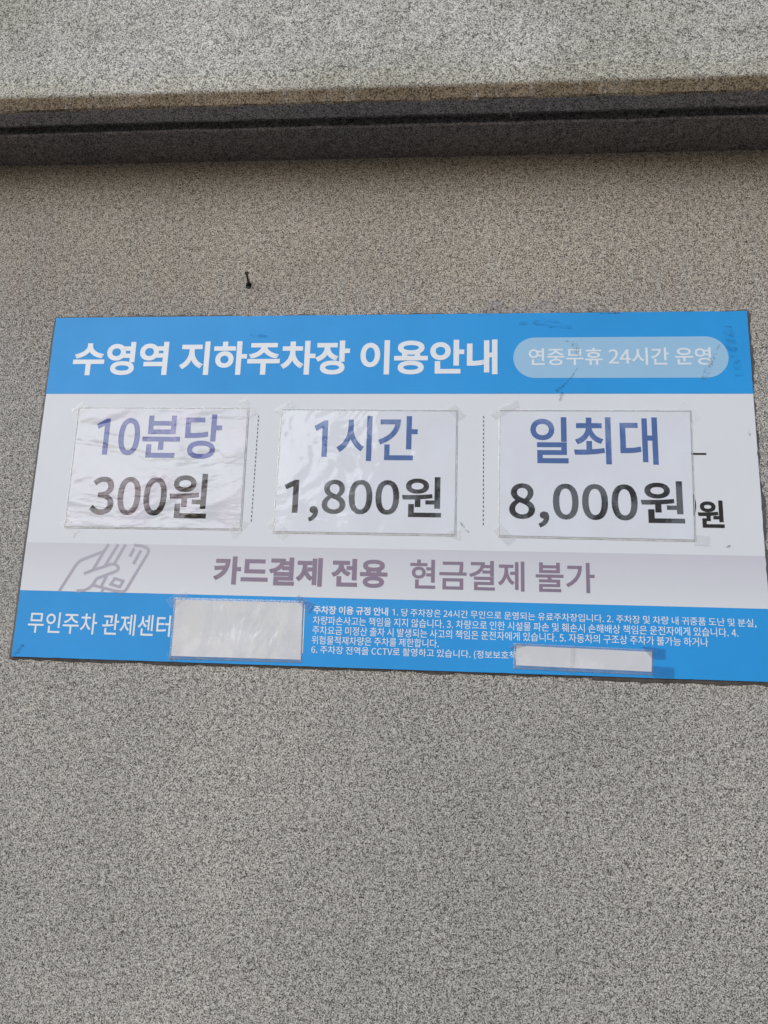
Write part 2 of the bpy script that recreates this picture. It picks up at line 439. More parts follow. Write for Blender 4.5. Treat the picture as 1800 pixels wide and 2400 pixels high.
# ------------------------------------------------------------------ lettering: glyph outlines (units of 1/1000 em; x,y or x,y + both curve handles)
GLYPHS = {}
for line in ''' |224|
(|338|239,-196,147,-47,258,-188 295,-171,276,-179,209,-29 168,311,168,141,168,480 295,792,209,649,276,801 239,818,258,810,147,668 92,311,92,507,92,114
,|278|75,-190,68,-172,165,-152 221,19,221,-77,221,86 144,126,192,126,107,126 75,62,75,102,75,22 142,-2,106,-2,146,-2 153,-1,149,-1,152,-61 53,-136,115,-109,60,-154
.|278|139,-13,102,-13,175,-13 205,56,205,15,205,98 139,126,175,126,102,126 73,56,73,98,73,15
0|555|278,-13,138,-13,417,-13 506,369,506,113,506,623 278,746,417,746,138,746 50,369,50,623,50,113;278,61,361,61,195,61 138,369,138,154,138,583 278,674,195,674,361,674 418,369,418,583,418,154
1|555|88,0 490,0 490,76 343,76 343,733 273,733,296,733,233,710 121,681,186,693,121,662 121,623 252,623 252,76 88,76
2|555|44,0 505,0 505,79 302,79,370,79,265,79 182,72,220,75,354,235 470,531,470,384,470,661 256,746,387,746,163,746 40,639,99,704,58,622 93,587,75,605,134,636 245,672,185,672,336,672 380,527,380,611,380,401 44,54,274,255,44,36
3|555|263,-13,149,-13,394,-13 499,196,499,65,499,297 344,382,430,361,344,384 344,387,344,385,422,414 474,563,474,474,474,679 260,746,384,746,176,746 56,659,111,709,72,640 105,601,89,621,147,643 257,672,198,672,334,672 381,556,381,626,381,477 178,416,330,416,178,393 178,346,178,369,348,346 406,199,406,288,406,115 257,63,345,63,174,63 76,147,119,103,60,127 29,88,45,108,77,35
4|555|340,0 426,0 426,202 524,202 524,275 426,275 426,733 325,733 20,262 20,202 340,202;340,275 115,275 282,525,226,442,303,561 341,633,323,598,342,633 345,633,344,633,343,596 340,500,340,536,340,425
5|555|262,-13,147,-13,385,-13 502,238,502,78,502,400 281,472,402,472,237,472 171,443,204,461,177,514 190,655 466,655 466,733 110,733 86,391 135,360,119,370,177,388 257,403,208,403,349,403 409,236,409,341,409,129 253,63,340,63,168,63 73,144,114,102,58,124 27,84,42,104,77,35
6|555|301,-13,161,-13,415,-13 512,225,512,83,512,379 308,455,432,455,251,455 142,367,187,422,146,594 331,671,229,671,375,671 447,615,419,649,465,634 499,671,482,653,458,715 327,746,403,746,185,746 56,350,56,637,56,108;144,294,154,142,192,362 293,387,248,387,382,387 425,225,425,324,425,125 301,59,371,59,209,59
8|555|280,-13,144,-13,417,-13 509,176,509,70,509,277 386,369,450,332,386,371 386,374,386,372,429,408 483,551,483,474,483,664 282,744,407,744,168,744 81,558,81,669,81,481 180,389,127,426,180,388 180,385,180,386,113,349 46,182,46,280,46,69;330,398,379,442,243,432 164,558,164,471,164,629 281,676,213,676,359,676 405,546,405,619,405,492;281,55,366,55,193,55 127,190,127,112,127,260 228,356,169,318,332,314 422,179,422,278,422,106
C|638|377,-13,194,-13,472,-13 602,92,544,25,585,112 551,151,568,131,504,99 381,68,451,68,241,68 153,369,153,184,153,552 384,665,246,665,447,665 534,596,495,637,551,616 584,656,568,636,542,703 383,746,472,746,197,746 58,366,58,603,58,128
T|599|253,0 346,0 346,655 568,655 568,733 31,733 31,655 253,655
V|575|235,0 342,0 575,733 481,733 363,336,402,469,338,250 292,94,320,180,291,94 288,94,289,94,261,180 217,336,242,250,177,469 98,733 1,733
—|894|46,250 847,250 847,312 46,312
가|920|662,827 662,-77 745,-77 745,391 889,391 889,460 745,460 745,827;97,730 97,661 429,661,318,661,410,447 55,158,285,274,70,137 101,94,86,115,394,240 512,730,512,473,374,730
간|920|668,827 668,166 752,166 752,483 885,483 885,553 752,553 752,827;88,757 88,688 419,688,309,688,403,530 51,336,265,403,63,314 86,269,74,291,346,351 509,757,509,523,369,757;188,233 188,-58 791,-58 791,10 271,10 271,233
거|920|500,464 500,395 711,395 711,-78 793,-78 793,827 711,827 711,464;89,729 89,662 419,662,309,662,403,451 50,159,293,278,65,137 95,94,80,116,396,244 502,729,502,471,364,729
게|920|739,827 739,-78 818,-78 818,827;89,712 89,644 355,644,266,644,340,455 50,177,244,293,66,157 98,117,82,137,224,192 364,390,310,285,427,390 551,390 551,-32 629,-32 629,803 551,803 551,457 394,457,447,457,424,537 437,712,437,623,321,712
결|920|474,523 474,458 711,458 711,365 794,365 794,827 711,827 711,696 507,696,575,696,512,723 515,782,515,752,380,782 111,782 111,714 424,714,320,714,409,571 65,413,284,464,75,390 94,345,84,368,294,393 488,631,433,489,563,631 711,631 711,523;214,-2 214,-69 824,-69 824,-2 296,-2 296,102 794,102 794,324 212,324 212,257 711,257 711,165 214,165
고|920|137,736 137,668 687,668 687,647,687,654,687,538 653,238,687,411,681,235 737,228,709,231,770,411 770,647,770,535,770,677 770,736;368,441 368,118 50,118 50,49 867,49 867,118 450,118 450,441
관|920|99,757 99,688 466,688,344,688,466,631 442,449,463,555,470,447 524,441,497,444,547,559 547,709,547,650,547,725 547,757;53,290,50,313,212,290 615,326,428,294,614,346 610,387,612,367,518,374 317,363,416,367,317,427 317,555 235,555 235,360,235,425,167,358 44,358,101,358,47,335;670,827 670,146 754,146 754,463 883,463 883,533 754,533 754,827;182,208 182,-58 783,-58 783,10 265,10 265,208
구|920|50,380 50,311 415,311 415,-79 498,-79 498,311 867,311 867,380 735,380,779,380,760,510 760,689,760,604,760,716 760,768 152,768 152,701 678,701 678,689,678,693,678,605 650,380,678,509,450,380
귀|920|715,827 715,-78 798,-78 798,827;123,757 123,689 466,689,352,689,465,627 438,404,462,532,301,397 44,396,164,396,48,373 55,326,51,349,130,326 296,330,211,327,296,212 296,-25 379,-25 379,333,379,214,472,338 657,358,566,346,655,379 651,421,653,400,609,416 523,410,566,413,548,557 548,720,548,661,548,733 548,757
규|920|50,374 50,306 261,306 261,-77 344,-77 344,306 570,306 570,-77 652,-77 652,306 867,306 867,374 729,374,775,374,755,518 755,701,755,620,755,724 755,769 154,769 154,701 674,701,501,701,674,620 645,374,674,517,447,374
금|920|151,255 151,-66 767,-66 767,255;685,189 685,2 232,2 232,189;50,446 50,378 870,378 870,446 739,446,783,446,764,559 764,712,764,641,764,735 764,779 154,779 154,711 682,711,506,711,682,640 656,446,682,559,454,446
나|920|662,827 662,-77 745,-77 745,397 889,397 889,466 745,466 745,827;86,221 86,152 158,152,134,152,295,152 588,192,434,161,585,215 578,262,582,239,432,232 168,221,298,222,168,393 168,738 86,738
난|920|93,406 93,336 165,336,141,336,300,336 588,376,436,345,585,399 578,445,582,422,434,415 176,406,303,406,176,525 176,761 93,761;669,826 669,173 752,173 752,488 885,488 885,558 752,558 752,826;191,236 191,-58 784,-58 784,10 274,10 274,236
내|920|531,807 531,-31 609,-31 609,390 736,390 736,-78 816,-78 816,827 736,827 736,459 609,459 609,807;94,229 94,156 151,156,132,156,249,156 476,185,352,162,473,209 466,258,470,234,359,236 177,229,264,230,177,392 177,718 94,718
는|920|49,366 49,299 869,299 869,366;160,794 160,488 775,488 775,555 242,555 242,794;154,208 154,-56 780,-56 780,12 237,12 237,208
능|920|50,403 50,335 868,335 868,403;458,255,651,255,265,255 148,90,148,195,148,-14 458,-74,265,-74,651,-74 767,90,767,-14,767,195;458,189,316,189,599,189 684,90,684,154,684,28 458,-9,599,-9,316,-9 232,90,232,28,232,154;161,809 161,508 774,508 774,576 243,576 243,809
니|920|708,827 708,-78 790,-78 790,827;107,227 107,155 181,155,156,155,324,155 625,199,467,166,622,222 614,269,618,246,465,239 189,227,325,227,189,397 189,738 107,738
다|920|662,827 662,-79 745,-79 745,401 893,401 893,470 745,470 745,827;89,739 89,147 160,147,136,147,330,147 588,177,448,152,585,201 578,248,582,224,446,224 171,217,331,217,171,368 171,671 508,671 508,739
당|920|464,270,647,270,280,270 166,97,166,206,166,-12 464,-76,280,-76,647,-76 760,97,760,-12,760,206;464,203,330,203,597,203 680,97,680,164,680,31 464,-9,597,-9,330,-9 247,97,247,31,247,164;669,827 669,289 753,289 753,523 885,523 885,592 753,592 753,827;90,758 90,361 160,361,137,361,351,361 583,391,459,366,580,414 574,459,577,437,456,435 172,429,353,429,172,516 172,690 489,690 489,758
대|920|533,807 533,-31 610,-31 610,396 738,396 738,-78 817,-78 817,827 738,827 738,464 610,464 610,807;82,717 82,145 141,145,121,145,277,145 476,172,368,149,474,195 468,241,471,218,370,220 165,215,285,216,165,360 165,649 418,649 418,717
도|920|154,754 154,337 417,337 417,105 50,105 50,36 870,36 870,105 499,105 499,337 775,337 775,404 237,404 237,686 766,686 766,754
동|920|458,249,651,249,265,249 148,86,148,190,148,-18 458,-77,265,-77,651,-77 767,86,767,-18,767,190;458,184,316,184,599,184 684,86,684,148,684,23 458,-12,599,-12,316,-12 232,86,232,23,232,148;153,785 153,485 418,485 418,381 50,381 50,314 868,314 868,381 499,381 499,485 772,485 772,552 235,552 235,719 766,719 766,785
되|920|704,827 704,-79 787,-79 787,827;66,117,62,140,238,117 652,151,454,121,650,171 645,212,648,192,563,203 390,193,476,197,390,252 390,369 584,369 584,437 204,437 204,674 580,674 580,741 122,741 122,369 307,369 307,190,307,250,219,188 55,187,133,187,59,164
드|920|50,114 50,45 870,45 870,114;154,743 154,325 775,325 775,393 236,393 236,675 766,675 766,743
량|920|463,253,647,253,278,253 165,88,165,192,165,-16 463,-76,278,-76,647,-76 760,88,760,-16,760,192;463,188,328,188,598,188 679,88,679,151,679,25 463,-12,598,-12,328,-12 246,88,246,25,246,151;669,826 669,279 752,279 752,426 886,426 886,496 752,496 752,616 886,616 886,686 752,686 752,826;87,770 87,703 413,703 413,589 89,589 89,332 160,332,136,332,328,332 590,362,447,337,588,385 582,430,585,407,444,407 171,401,329,401,171,443 171,525 494,525 494,770
로|920|152,340 152,272 417,272 417,103 50,103 50,34 870,34 870,103 499,103 499,272 789,272 789,340 234,340 234,486 768,486 768,760 150,760 150,692 686,692 686,552 152,552
료|920|152,341 152,273 279,273 279,103 50,103 50,34 870,34 870,103 649,103 649,273 789,273 789,341 234,341 234,486 768,486 768,760 150,760 150,692 686,692 686,553 152,553;360,103 360,273 568,273 568,103
를|920|49,407 49,343 869,343 869,407;149,-6 149,-66 796,-66 796,-6 231,-6 231,78 767,78 767,271 147,271 147,211 685,211 685,135 149,135;155,534 155,474 780,474 780,534 237,534 237,612 764,612 764,800 153,800 153,741 682,741 682,668 155,668
무|920|154,777 154,424 764,424 764,777;682,710 682,490 235,490 235,710;49,302 49,234 416,234 416,-77 498,-77 498,234 869,234 869,302
물|920|156,797 156,521 761,521 761,797;679,731 679,587 237,587 237,731;151,-3 151,-68 789,-68 789,-3 232,-3 232,87 762,87 762,291 499,291 499,379 867,379 867,446 50,446 50,379 416,379 416,291 149,291 149,227 681,227 681,148 151,148
미|920|101,738 101,149 517,149 517,738;437,672 437,216 183,216 183,672;707,827 707,-79 790,-79 790,827
및|920|97,768 97,399 519,399 519,768;438,702 438,465 178,465 178,702;708,827 708,308 790,308 790,827;463,334 463,246 197,246 197,182 462,182,374,182,461,93 161,-11,317,7,171,-32 190,-75,180,-54,327,-56 504,90,450,6,558,7 815,-75,679,-56,825,-54 844,-11,835,-32,688,9 547,182,548,95,636,182 812,182 812,246 546,246 546,334
발|920|87,789 87,395 506,395 506,789 424,789 424,660 169,660 169,789;169,595 424,595 424,462 169,462;669,827 669,360 752,360 752,564 885,564 885,632 752,632 752,827;180,-1 180,-68 784,-68 784,-1 261,-1 261,97 752,97 752,317 178,317 178,251 670,251 670,159 180,159
배|920|82,741 82,148 428,148 428,741 351,741 351,521 161,521 161,741;161,454 351,454 351,216 161,216;538,808 538,-32 617,-32 617,400 739,400 739,-78 819,-78 819,827 739,827 739,469 617,469 617,808
보|920|229,534 689,534 689,368 229,368;146,763 146,300 417,300 417,106 50,106 50,37 870,37 870,106 499,106 499,300 771,300 771,763 689,763 689,602 229,602 229,763
분|920|158,798 158,436 760,436 760,798 678,798 678,683 240,683 240,798;240,619 678,619 678,503 240,503;49,349 49,282 424,282 424,107 506,107 506,282 869,282 869,349;153,188 153,-58 778,-58 778,10 235,10 235,188
불|920|158,813 158,514 760,514 760,813 678,813 678,728 240,728 240,813;240,665 678,665 678,579 240,579;151,-3 151,-68 789,-68 789,-3 232,-3 232,84 762,84 762,286 499,286 499,373 867,373 867,441 50,441 50,373 416,373 416,286 149,286 149,223 681,223 681,144 151,144
사|920|271,749 271,587,271,641,271,421 37,182,169,248,54,160 88,115,71,137,190,169 313,415,273,282,353,290 532,133,434,184,549,155 583,199,566,177,455,263 353,587,353,427,353,641 353,749;662,827 662,-78 745,-78 745,390 893,390 893,461 745,461 745,827
산|920|272,772 272,661,272,698,272,521 46,350,184,399,61,328 91,284,76,306,198,325 316,513,278,407,356,418 535,306,434,343,549,328 577,372,563,350,445,418 354,658,354,534,354,696 354,772;669,827 669,159 752,159 752,480 885,480 885,550 752,550 752,827;190,223 190,-58 792,-58 792,10 274,10 274,223
상|920|464,254,648,254,279,254 166,89,166,193,166,-16 464,-76,279,-76,648,-76 760,89,760,-16,760,193;464,188,330,188,598,188 679,89,679,151,679,26 464,-10,598,-10,330,-10 248,89,248,26,248,151;270,780 270,688,270,719,270,549 46,377,182,427,61,355 90,311,75,333,196,352 313,540,275,434,352,447 528,336,429,373,543,358 572,401,558,379,442,446 352,681,352,559,352,714 352,780;669,827 669,278 752,278 752,523 885,523 885,593 752,593 752,827
생|920|515,248,701,248,328,248 213,86,213,188,213,-16 515,-76,328,-76,701,-76 817,86,817,-16,817,188;515,184,379,184,650,184 734,86,734,148,734,24 515,-12,650,-12,379,-12 295,86,295,24,295,148;239,770 239,649,239,690,239,548 50,378,169,431,65,357 95,314,80,335,183,353 280,515,247,429,312,437 458,339,373,373,473,360 502,403,488,382,387,447 319,649,319,549,319,690 319,770;539,809 539,297 617,297 617,516 733,516 733,268 812,268 812,826 733,826 733,584 617,584 617,809
설|920|711,827 711,663 514,663 514,595 711,595 711,360 794,360 794,827;214,1 214,-66 827,-66 827,1 295,1 295,97 794,97 794,314 212,314 212,248 712,248 712,160 214,160;276,798 276,714,276,742,276,583 49,424,185,469,64,402 93,358,78,380,199,396 318,575,280,474,358,485 535,379,436,414,550,401 579,444,565,423,448,487 357,714,357,596,357,742 357,798
센|920|733,827 733,148 812,148 812,827;556,809 556,599 416,599 416,530 556,530 556,174 635,174 635,809;222,231 222,-58 839,-58 839,10 305,10 305,231;237,763 237,630,237,675,237,522 52,341,168,398,67,320 98,278,83,299,184,320 278,487,246,398,308,406 448,301,366,338,464,322 494,365,479,344,381,415 317,630,317,523,317,675 317,763
손|920|155,201 155,-58 776,-58 776,10 238,10 238,201;417,494 417,342 50,342 50,274 869,274 869,342 499,342 499,494;416,803 416,763,416,777,416,637 103,502,263,528,114,480 136,436,125,458,273,462 458,646,402,538,514,538 780,436,644,462,791,458 813,502,802,480,653,527 500,763,500,636,500,777 500,803
수|920|416,795 416,744,416,761,416,616 92,483,257,507,103,461 125,416,114,439,266,439 460,627,402,517,518,517 794,416,653,439,805,439 827,483,816,461,663,507 502,744,502,618,502,761 502,795;50,318 50,249 416,249 416,-78 498,-78 498,249 867,249 867,318
습|920|153,284 153,-66 760,-66 760,284 678,284 678,180 235,180 235,284;235,115 678,115 678,1 235,1;50,415 50,347 867,347 867,415;416,817 416,776,416,790,416,662 96,544,259,566,106,522 127,478,117,500,267,499 459,670,402,570,516,570 790,478,650,499,800,500 820,544,810,522,660,565 501,776,501,665,501,790 501,817
시|920|707,827 707,-79 790,-79 790,827;288,749 288,587,288,641,288,415 45,179,180,242,62,156 96,110,79,133,202,163 331,413,289,277,373,284 562,128,460,178,579,150 612,194,596,172,479,255 371,587,371,422,371,641 371,749
실|920|708,827 708,359 790,359 790,827;209,-1 209,-68 822,-68 822,-1 289,-1 289,95 791,95 791,313 206,313 206,247 709,247 709,158 209,158;285,801 285,732,285,755,285,601 56,433,192,480,70,411 98,367,84,389,205,406 328,591,288,488,369,495 556,384,451,420,570,406 597,449,584,428,463,493 369,732,369,606,369,755 369,801
안|920|302,763,437,763,168,763 66,540,66,671,66,410 302,317,168,317,437,317 538,540,538,410,538,671;302,691,215,691,391,691 458,540,458,629,458,452 302,390,391,390,215,390 147,540,147,452,147,629;669,827 669,161 752,161 752,483 885,483 885,552 752,552 752,827;189,229 189,-58 792,-58 792,10 271,10 271,229
않|920|300,776,435,776,166,776 66,567,66,689,66,444 300,358,166,358,435,358 533,567,533,444,533,689;300,707,213,707,387,707 453,567,453,648,453,485 300,426,387,426,213,426 147,567,147,485,147,648;614,179,712,179,515,179 446,51,446,129,446,-27 614,-76,515,-76,712,-76 781,51,781,-27,781,129;614,119,559,119,668,119 707,51,707,92,707,10 614,-17,668,-17,559,-17 520,51,520,10,520,92;669,827 669,376 752,376 752,555 885,555 885,624 752,624 752,827;144,278 144,-54 188,-54,173,-54,249,-54 419,-21,333,-50,415,1 406,45,410,23,344,24 225,15,277,17,225,103 225,278;574,353 574,273 387,273 387,210 840,210 840,273 655,273 655,353
에|920|739,827 739,-78 819,-78 819,827;253,674,183,674,325,674 370,437,370,583,370,290 253,199,325,199,183,199 138,437,138,290,138,583;253,751,363,751,137,751 61,437,61,630,61,243 253,121,137,121,365,121 446,407,439,230,484,407 559,407 559,-32 638,-32 638,808 559,808 559,475 446,475,484,475,437,646
역|920|190,244 190,177 711,177 711,-78 794,-78 794,244;297,705,208,705,384,705 450,559,450,644,450,472 297,412,384,412,208,412 143,559,143,472,143,644;711,626 711,491 519,491,583,491,525,512 529,559,529,535,529,583 519,626,526,605,583,626;297,776,375,776,163,776 64,559,64,686,64,431 297,341,163,341,375,341 482,423,441,372,559,423 711,423 711,294 794,294 794,827 711,827 711,694 483,694,559,694,441,745
연|920|297,695,208,695,384,695 450,542,450,632,450,452 297,389,384,389,208,389 143,542,143,452,143,632;711,617 711,469 518,469,583,469,525,492 529,542,529,516,529,569 517,617,525,594,582,617;297,769,373,769,163,769 64,542,64,675,64,410 297,316,163,316,374,316 482,401,440,348,559,401 711,401 711,158 794,158 794,826 711,826 711,685 481,685,558,685,439,737;217,227 217,-58 819,-58 819,10 299,10 299,227
영|920|297,702,208,702,385,702 450,558,450,643,450,474 297,414,385,414,208,414 143,558,143,474,143,643;496,270,682,270,310,270 195,97,195,206,195,-12 496,-76,310,-76,682,-76 797,97,797,-12,797,206;496,205,360,205,633,205 716,97,716,165,716,30 496,-10,633,-10,360,-10 276,97,276,30,276,165;517,629,525,607,582,629 711,629 711,488 518,488,583,488,525,510 529,558,529,533,529,583;711,827 711,696 479,696,557,696,437,744 297,773,373,773,163,773 64,558,64,684,64,432 297,343,163,343,373,343 479,420,437,372,557,420 711,420 711,292 794,292 794,827
요|920|458,704,313,704,603,704 707,537,707,638,707,437 458,370,603,370,313,370 210,537,210,437,210,638;458,770,650,770,267,770 130,537,130,678,130,456 251,351,176,391,251,270 251,107 50,107 50,38 870,38 870,107 668,107 668,352,668,270,742,392 787,537,787,456,787,678;333,107 333,320,333,249,371,310 458,305,413,305,504,305 585,320,547,310,585,249 585,107
용|920|458,244,651,244,264,244 148,85,148,187,148,-19 458,-76,264,-76,651,-76 767,85,767,-19,767,187;458,180,316,180,599,180 684,85,684,145,684,23 458,-12,599,-12,316,-12 232,85,232,23,232,145;458,745,314,745,602,745 691,642,691,707,691,577 458,539,602,539,314,539 225,642,225,577,225,707;458,810,654,810,262,810 140,642,140,748,140,581 251,507,180,535,251,465 251,380 50,380 50,313 867,313 867,380 665,380 665,507,665,465,736,535 776,642,776,581,776,748;334,380 334,485,334,450,371,478 458,475,412,475,504,475 583,485,546,478,583,450 583,380
운|920|458,804,650,804,267,804 141,622,141,734,141,510 458,441,267,441,650,441 775,622,775,510,775,734;458,737,321,737,596,737 687,622,687,693,687,552 458,509,596,509,321,509 229,622,229,552,229,693;49,368 49,300 424,300 424,117 508,117 508,300 869,300 869,368;154,206 154,-58 778,-58 778,11 237,11 237,206
원|920|339,790,471,790,207,790 117,632,117,727,117,536 339,475,207,475,471,475 561,632,561,536,561,727;339,728,254,728,423,728 482,632,482,690,482,574 339,537,423,537,254,537 195,632,195,574,195,690;56,340,52,363,130,340 306,344,216,341,306,286 306,170 389,170 389,349,389,289,471,354 634,375,555,362,632,395 628,435,630,415,436,411 45,408,212,409,49,385;523,292 523,232 707,232 707,139 790,139 790,826 707,826 707,292;173,206 173,-58 812,-58 812,10 256,10 256,206
위|920|345,784,480,784,211,784 115,598,115,709,115,488 345,412,211,412,480,412 576,598,576,488,576,709;345,716,258,716,434,716 497,598,497,668,497,528 345,481,434,481,258,481 195,598,195,528,195,668;709,826 709,-78 791,-78 791,826;59,266,55,289,133,266 309,271,219,267,309,164 309,-50 392,-50 392,276,392,167,478,282 650,307,565,291,648,328 644,369,646,348,446,339 48,336,216,336,52,313
유|920|457,791,646,791,269,791 141,593,141,714,141,473 457,397,269,397,646,397 774,593,774,473,774,714;457,724,319,724,596,724 689,593,689,673,689,514 457,464,596,464,319,464 226,593,226,514,226,673;49,312 49,244 260,244 260,-78 345,-78 345,244 571,244 571,-78 655,-78 655,244 869,244 869,312
으|920|458,769,646,769,271,769 130,520,130,670,130,369 458,270,271,270,646,270 787,520,787,369,787,670;458,702,316,702,601,702 707,520,707,628,707,411 458,338,601,338,316,338 209,520,209,411,209,628;50,111 50,42 870,42 870,111
은|920|50,351 50,284 867,284 867,351;458,796,652,796,264,796 140,616,140,729,140,503 458,435,264,435,652,435 776,616,776,503,776,729;458,729,316,729,601,729 691,616,691,686,691,545 458,503,601,503,316,503 225,616,225,545,225,686;155,204 155,-58 776,-58 776,10 238,10 238,204
을|920|458,811,658,811,258,811 140,655,140,756,140,554 458,498,258,498,658,498 776,655,776,554,776,756;458,749,311,749,606,749 691,655,691,714,691,594 458,561,606,561,311,561 226,655,226,594,226,714;50,437 50,370 867,370 867,437;151,-3 151,-68 789,-68 789,-3 232,-3 232,89 762,89 762,293 149,293 149,230 681,230 681,150 151,150
의|920|343,761,484,761,202,761 100,548,100,674,100,422 343,335,202,335,484,335 585,548,585,422,585,674;343,689,250,689,436,689 504,548,504,632,504,464 343,407,436,407,250,407 182,548,182,464,182,632;704,827 704,-79 787,-79 787,827;66,119,62,142,228,119 652,159,448,120,650,179 645,220,648,200,448,190 55,189,220,189,59,166
이|920|707,827 707,-79 790,-79 790,827;313,757,446,757,179,757 83,442,83,634,83,249 313,126,179,126,446,126 542,442,542,249,542,634;313,683,224,683,401,683 462,442,462,588,462,295 313,200,401,200,224,200 163,442,163,295,163,588
인|920|708,826 708,166 791,166 791,826;306,763,441,763,172,763 70,541,70,671,70,410 306,318,172,318,441,318 542,541,542,410,542,671;306,691,218,691,394,691 461,541,461,629,461,452 306,391,394,391,218,391 151,541,151,452,151,629;210,233 210,-58 819,-58 819,10 293,10 293,233
일|920|304,794,439,794,169,794 70,593,70,711,70,475 304,393,169,393,439,393 537,593,537,475,537,711;304,725,216,725,392,725 457,593,457,671,457,515 304,461,392,461,216,461 151,593,151,515,151,671;708,827 708,364 791,364 791,827;209,1 209,-66 822,-66 822,1 289,1 289,100 791,100 791,319 206,319 206,253 709,253 709,162 209,162
임|920|708,826 708,310 791,310 791,826;207,261 207,-66 791,-66 791,261;710,194 710,2 288,2 288,194;306,779,443,779,170,779 70,567,70,693,70,443 306,356,170,356,443,356 542,567,542,443,542,693;306,709,216,709,396,709 461,567,461,651,461,484 306,426,396,426,216,426 151,567,151,484,151,651
입|920|708,827 708,341 791,341 791,827;209,296 209,-66 791,-66 791,296 709,296 709,187 290,187 290,296;290,121 709,121 709,2 290,2;306,784,443,784,170,784 70,575,70,699,70,452 306,367,170,367,443,367 542,575,542,452,542,699;306,714,216,714,396,714 461,575,461,657,461,493 306,436,396,436,216,436 151,575,151,493,151,657
있|920|708,826 708,310 791,310 791,826;306,774,443,774,170,774 70,562,70,688,70,438 306,352,170,352,443,352 542,562,542,438,542,688;306,704,216,704,396,704 461,562,461,646,461,479 306,421,396,421,216,421 151,562,151,479,151,646;610,270 610,222,610,238,610,152 481,8,566,61,397,57 355,222,355,142,355,238 355,270 275,270 275,222,275,238,275,135 94,-4,208,38,108,-24 135,-65,121,-45,221,-33 314,102,282,29,341,27 483,-73,396,-39,566,-38 649,105,621,31,680,29 831,-65,742,-33,845,-45 872,-4,859,-24,757,35 691,222,691,128,691,238 691,270
자|920|67,734 67,665 273,665 273,551,273,589,273,397 35,162,165,226,51,140 84,96,68,118,185,148 315,395,274,264,356,274 540,118,440,168,556,140 587,184,572,162,457,247 355,551,355,407,355,589 355,665 555,665 555,734;662,827 662,-78 745,-78 745,392 893,392 893,462 745,462 745,827
장|920|464,257,648,257,279,257 166,91,166,196,166,-14 464,-76,279,-76,648,-76 760,91,760,-14,760,196;464,191,330,191,598,191 679,91,679,154,679,27 464,-10,598,-10,330,-10 248,91,248,27,248,154;71,760 71,692 273,692 273,656,273,668,273,527 46,363,182,410,60,341 88,297,74,319,196,336 316,519,278,416,355,429 535,324,432,359,548,346 574,389,561,367,442,433 356,657,356,539,356,669 356,692 555,692 555,760;669,827 669,282 752,282 752,528 885,528 885,597 752,597 752,827
재|920|544,808 544,-32 623,-32 623,392 741,392 741,-78 821,-78 821,827 741,827 741,462 623,462 623,808;62,720 62,652 237,652 237,582,237,606,237,399 40,172,170,244,57,151 92,108,75,129,186,164 279,386,248,262,311,276 462,140,372,189,479,161 511,204,495,183,383,270 317,582,317,417,317,606 317,652 481,652 481,720
적|920|190,237 190,169 711,169 711,-78 794,-78 794,237;79,765 79,697 280,697 280,661,280,673,280,534 53,366,187,413,67,344 96,300,82,322,203,339 324,525,285,422,362,432 541,321,440,357,555,343 583,386,569,364,452,432 364,662,364,545,364,674 364,697 562,697 562,765;711,827 711,591 534,591 534,522 711,522 711,286 794,286 794,827
전|920|711,826 711,577 529,577 529,509 711,509 711,163 794,163 794,826;217,222 217,-58 819,-58 819,10 299,10 299,222;79,753 79,685 280,685 280,641,280,656,280,512 53,345,187,392,67,323 96,278,82,300,203,318 323,504,285,401,362,411 541,299,440,336,555,321 583,365,569,343,452,411 364,641,364,525,364,656 364,685 562,685 562,753
정|920|496,260,683,260,309,260 195,91,195,198,195,-15 496,-77,309,-77,683,-77 797,91,797,-15,797,198;496,195,360,195,632,195 715,91,715,157,715,26 496,-12,632,-12,360,-12 277,91,277,26,277,157;711,827 711,592 533,592 533,523 711,523 711,288 794,288 794,827;79,761 79,693 280,693 280,662,280,673,280,533 53,362,188,411,67,340 96,296,82,318,203,337 324,525,285,420,363,433 541,321,440,358,555,343 583,387,569,365,452,433 364,663,364,546,364,673 364,693 562,693 562,761
제|920|738,827 738,-78 817,-78 817,827;557,806 557,502 408,502 408,434 557,434 557,-31 635,-31 635,806;64,721 64,653 235,653 235,571,235,599,235,406 39,165,164,241,56,144 90,103,73,124,180,159 276,388,244,265,308,274 457,124,369,177,474,145 507,186,491,165,383,258 315,571,315,414,315,599 315,653 477,653 477,721
조|920|418,326 418,107 50,107 50,38 870,38 870,107 501,107 501,326;118,745 118,676 416,676 416,657,416,664,416,513 90,360,245,387,101,338 124,294,113,316,261,322 460,536,402,412,518,413 798,298,660,326,810,320 832,364,821,342,674,389 502,657,502,513,502,664 502,676 800,676 800,745
주|920|127,770 127,704 412,704 412,699,412,701,412,580 98,454,257,477,109,432 130,388,119,410,270,412 458,595,404,487,513,487 788,388,647,412,799,410 819,454,809,432,660,477 505,699,505,580,505,701 505,704 789,704 789,770;50,312 50,244 416,244 416,-77 498,-77 498,244 867,244 867,312
중|920|458,177,316,177,599,177 684,83,684,143,684,23 458,-12,599,-12,316,-12 232,83,232,23,232,143;50,404 50,336 417,336 417,241,417,273,248,233 148,83,148,178,148,-19 458,-76,264,-76,651,-76 767,83,767,-19,767,178 499,241,667,233,499,273 499,336 867,336 867,404;125,785 125,718 405,718,312,718,398,619 96,524,253,541,106,502 125,458,115,480,275,476 458,642,410,543,508,543 792,458,643,476,802,480 822,524,812,502,663,541 512,718,519,619,606,718 793,718 793,785
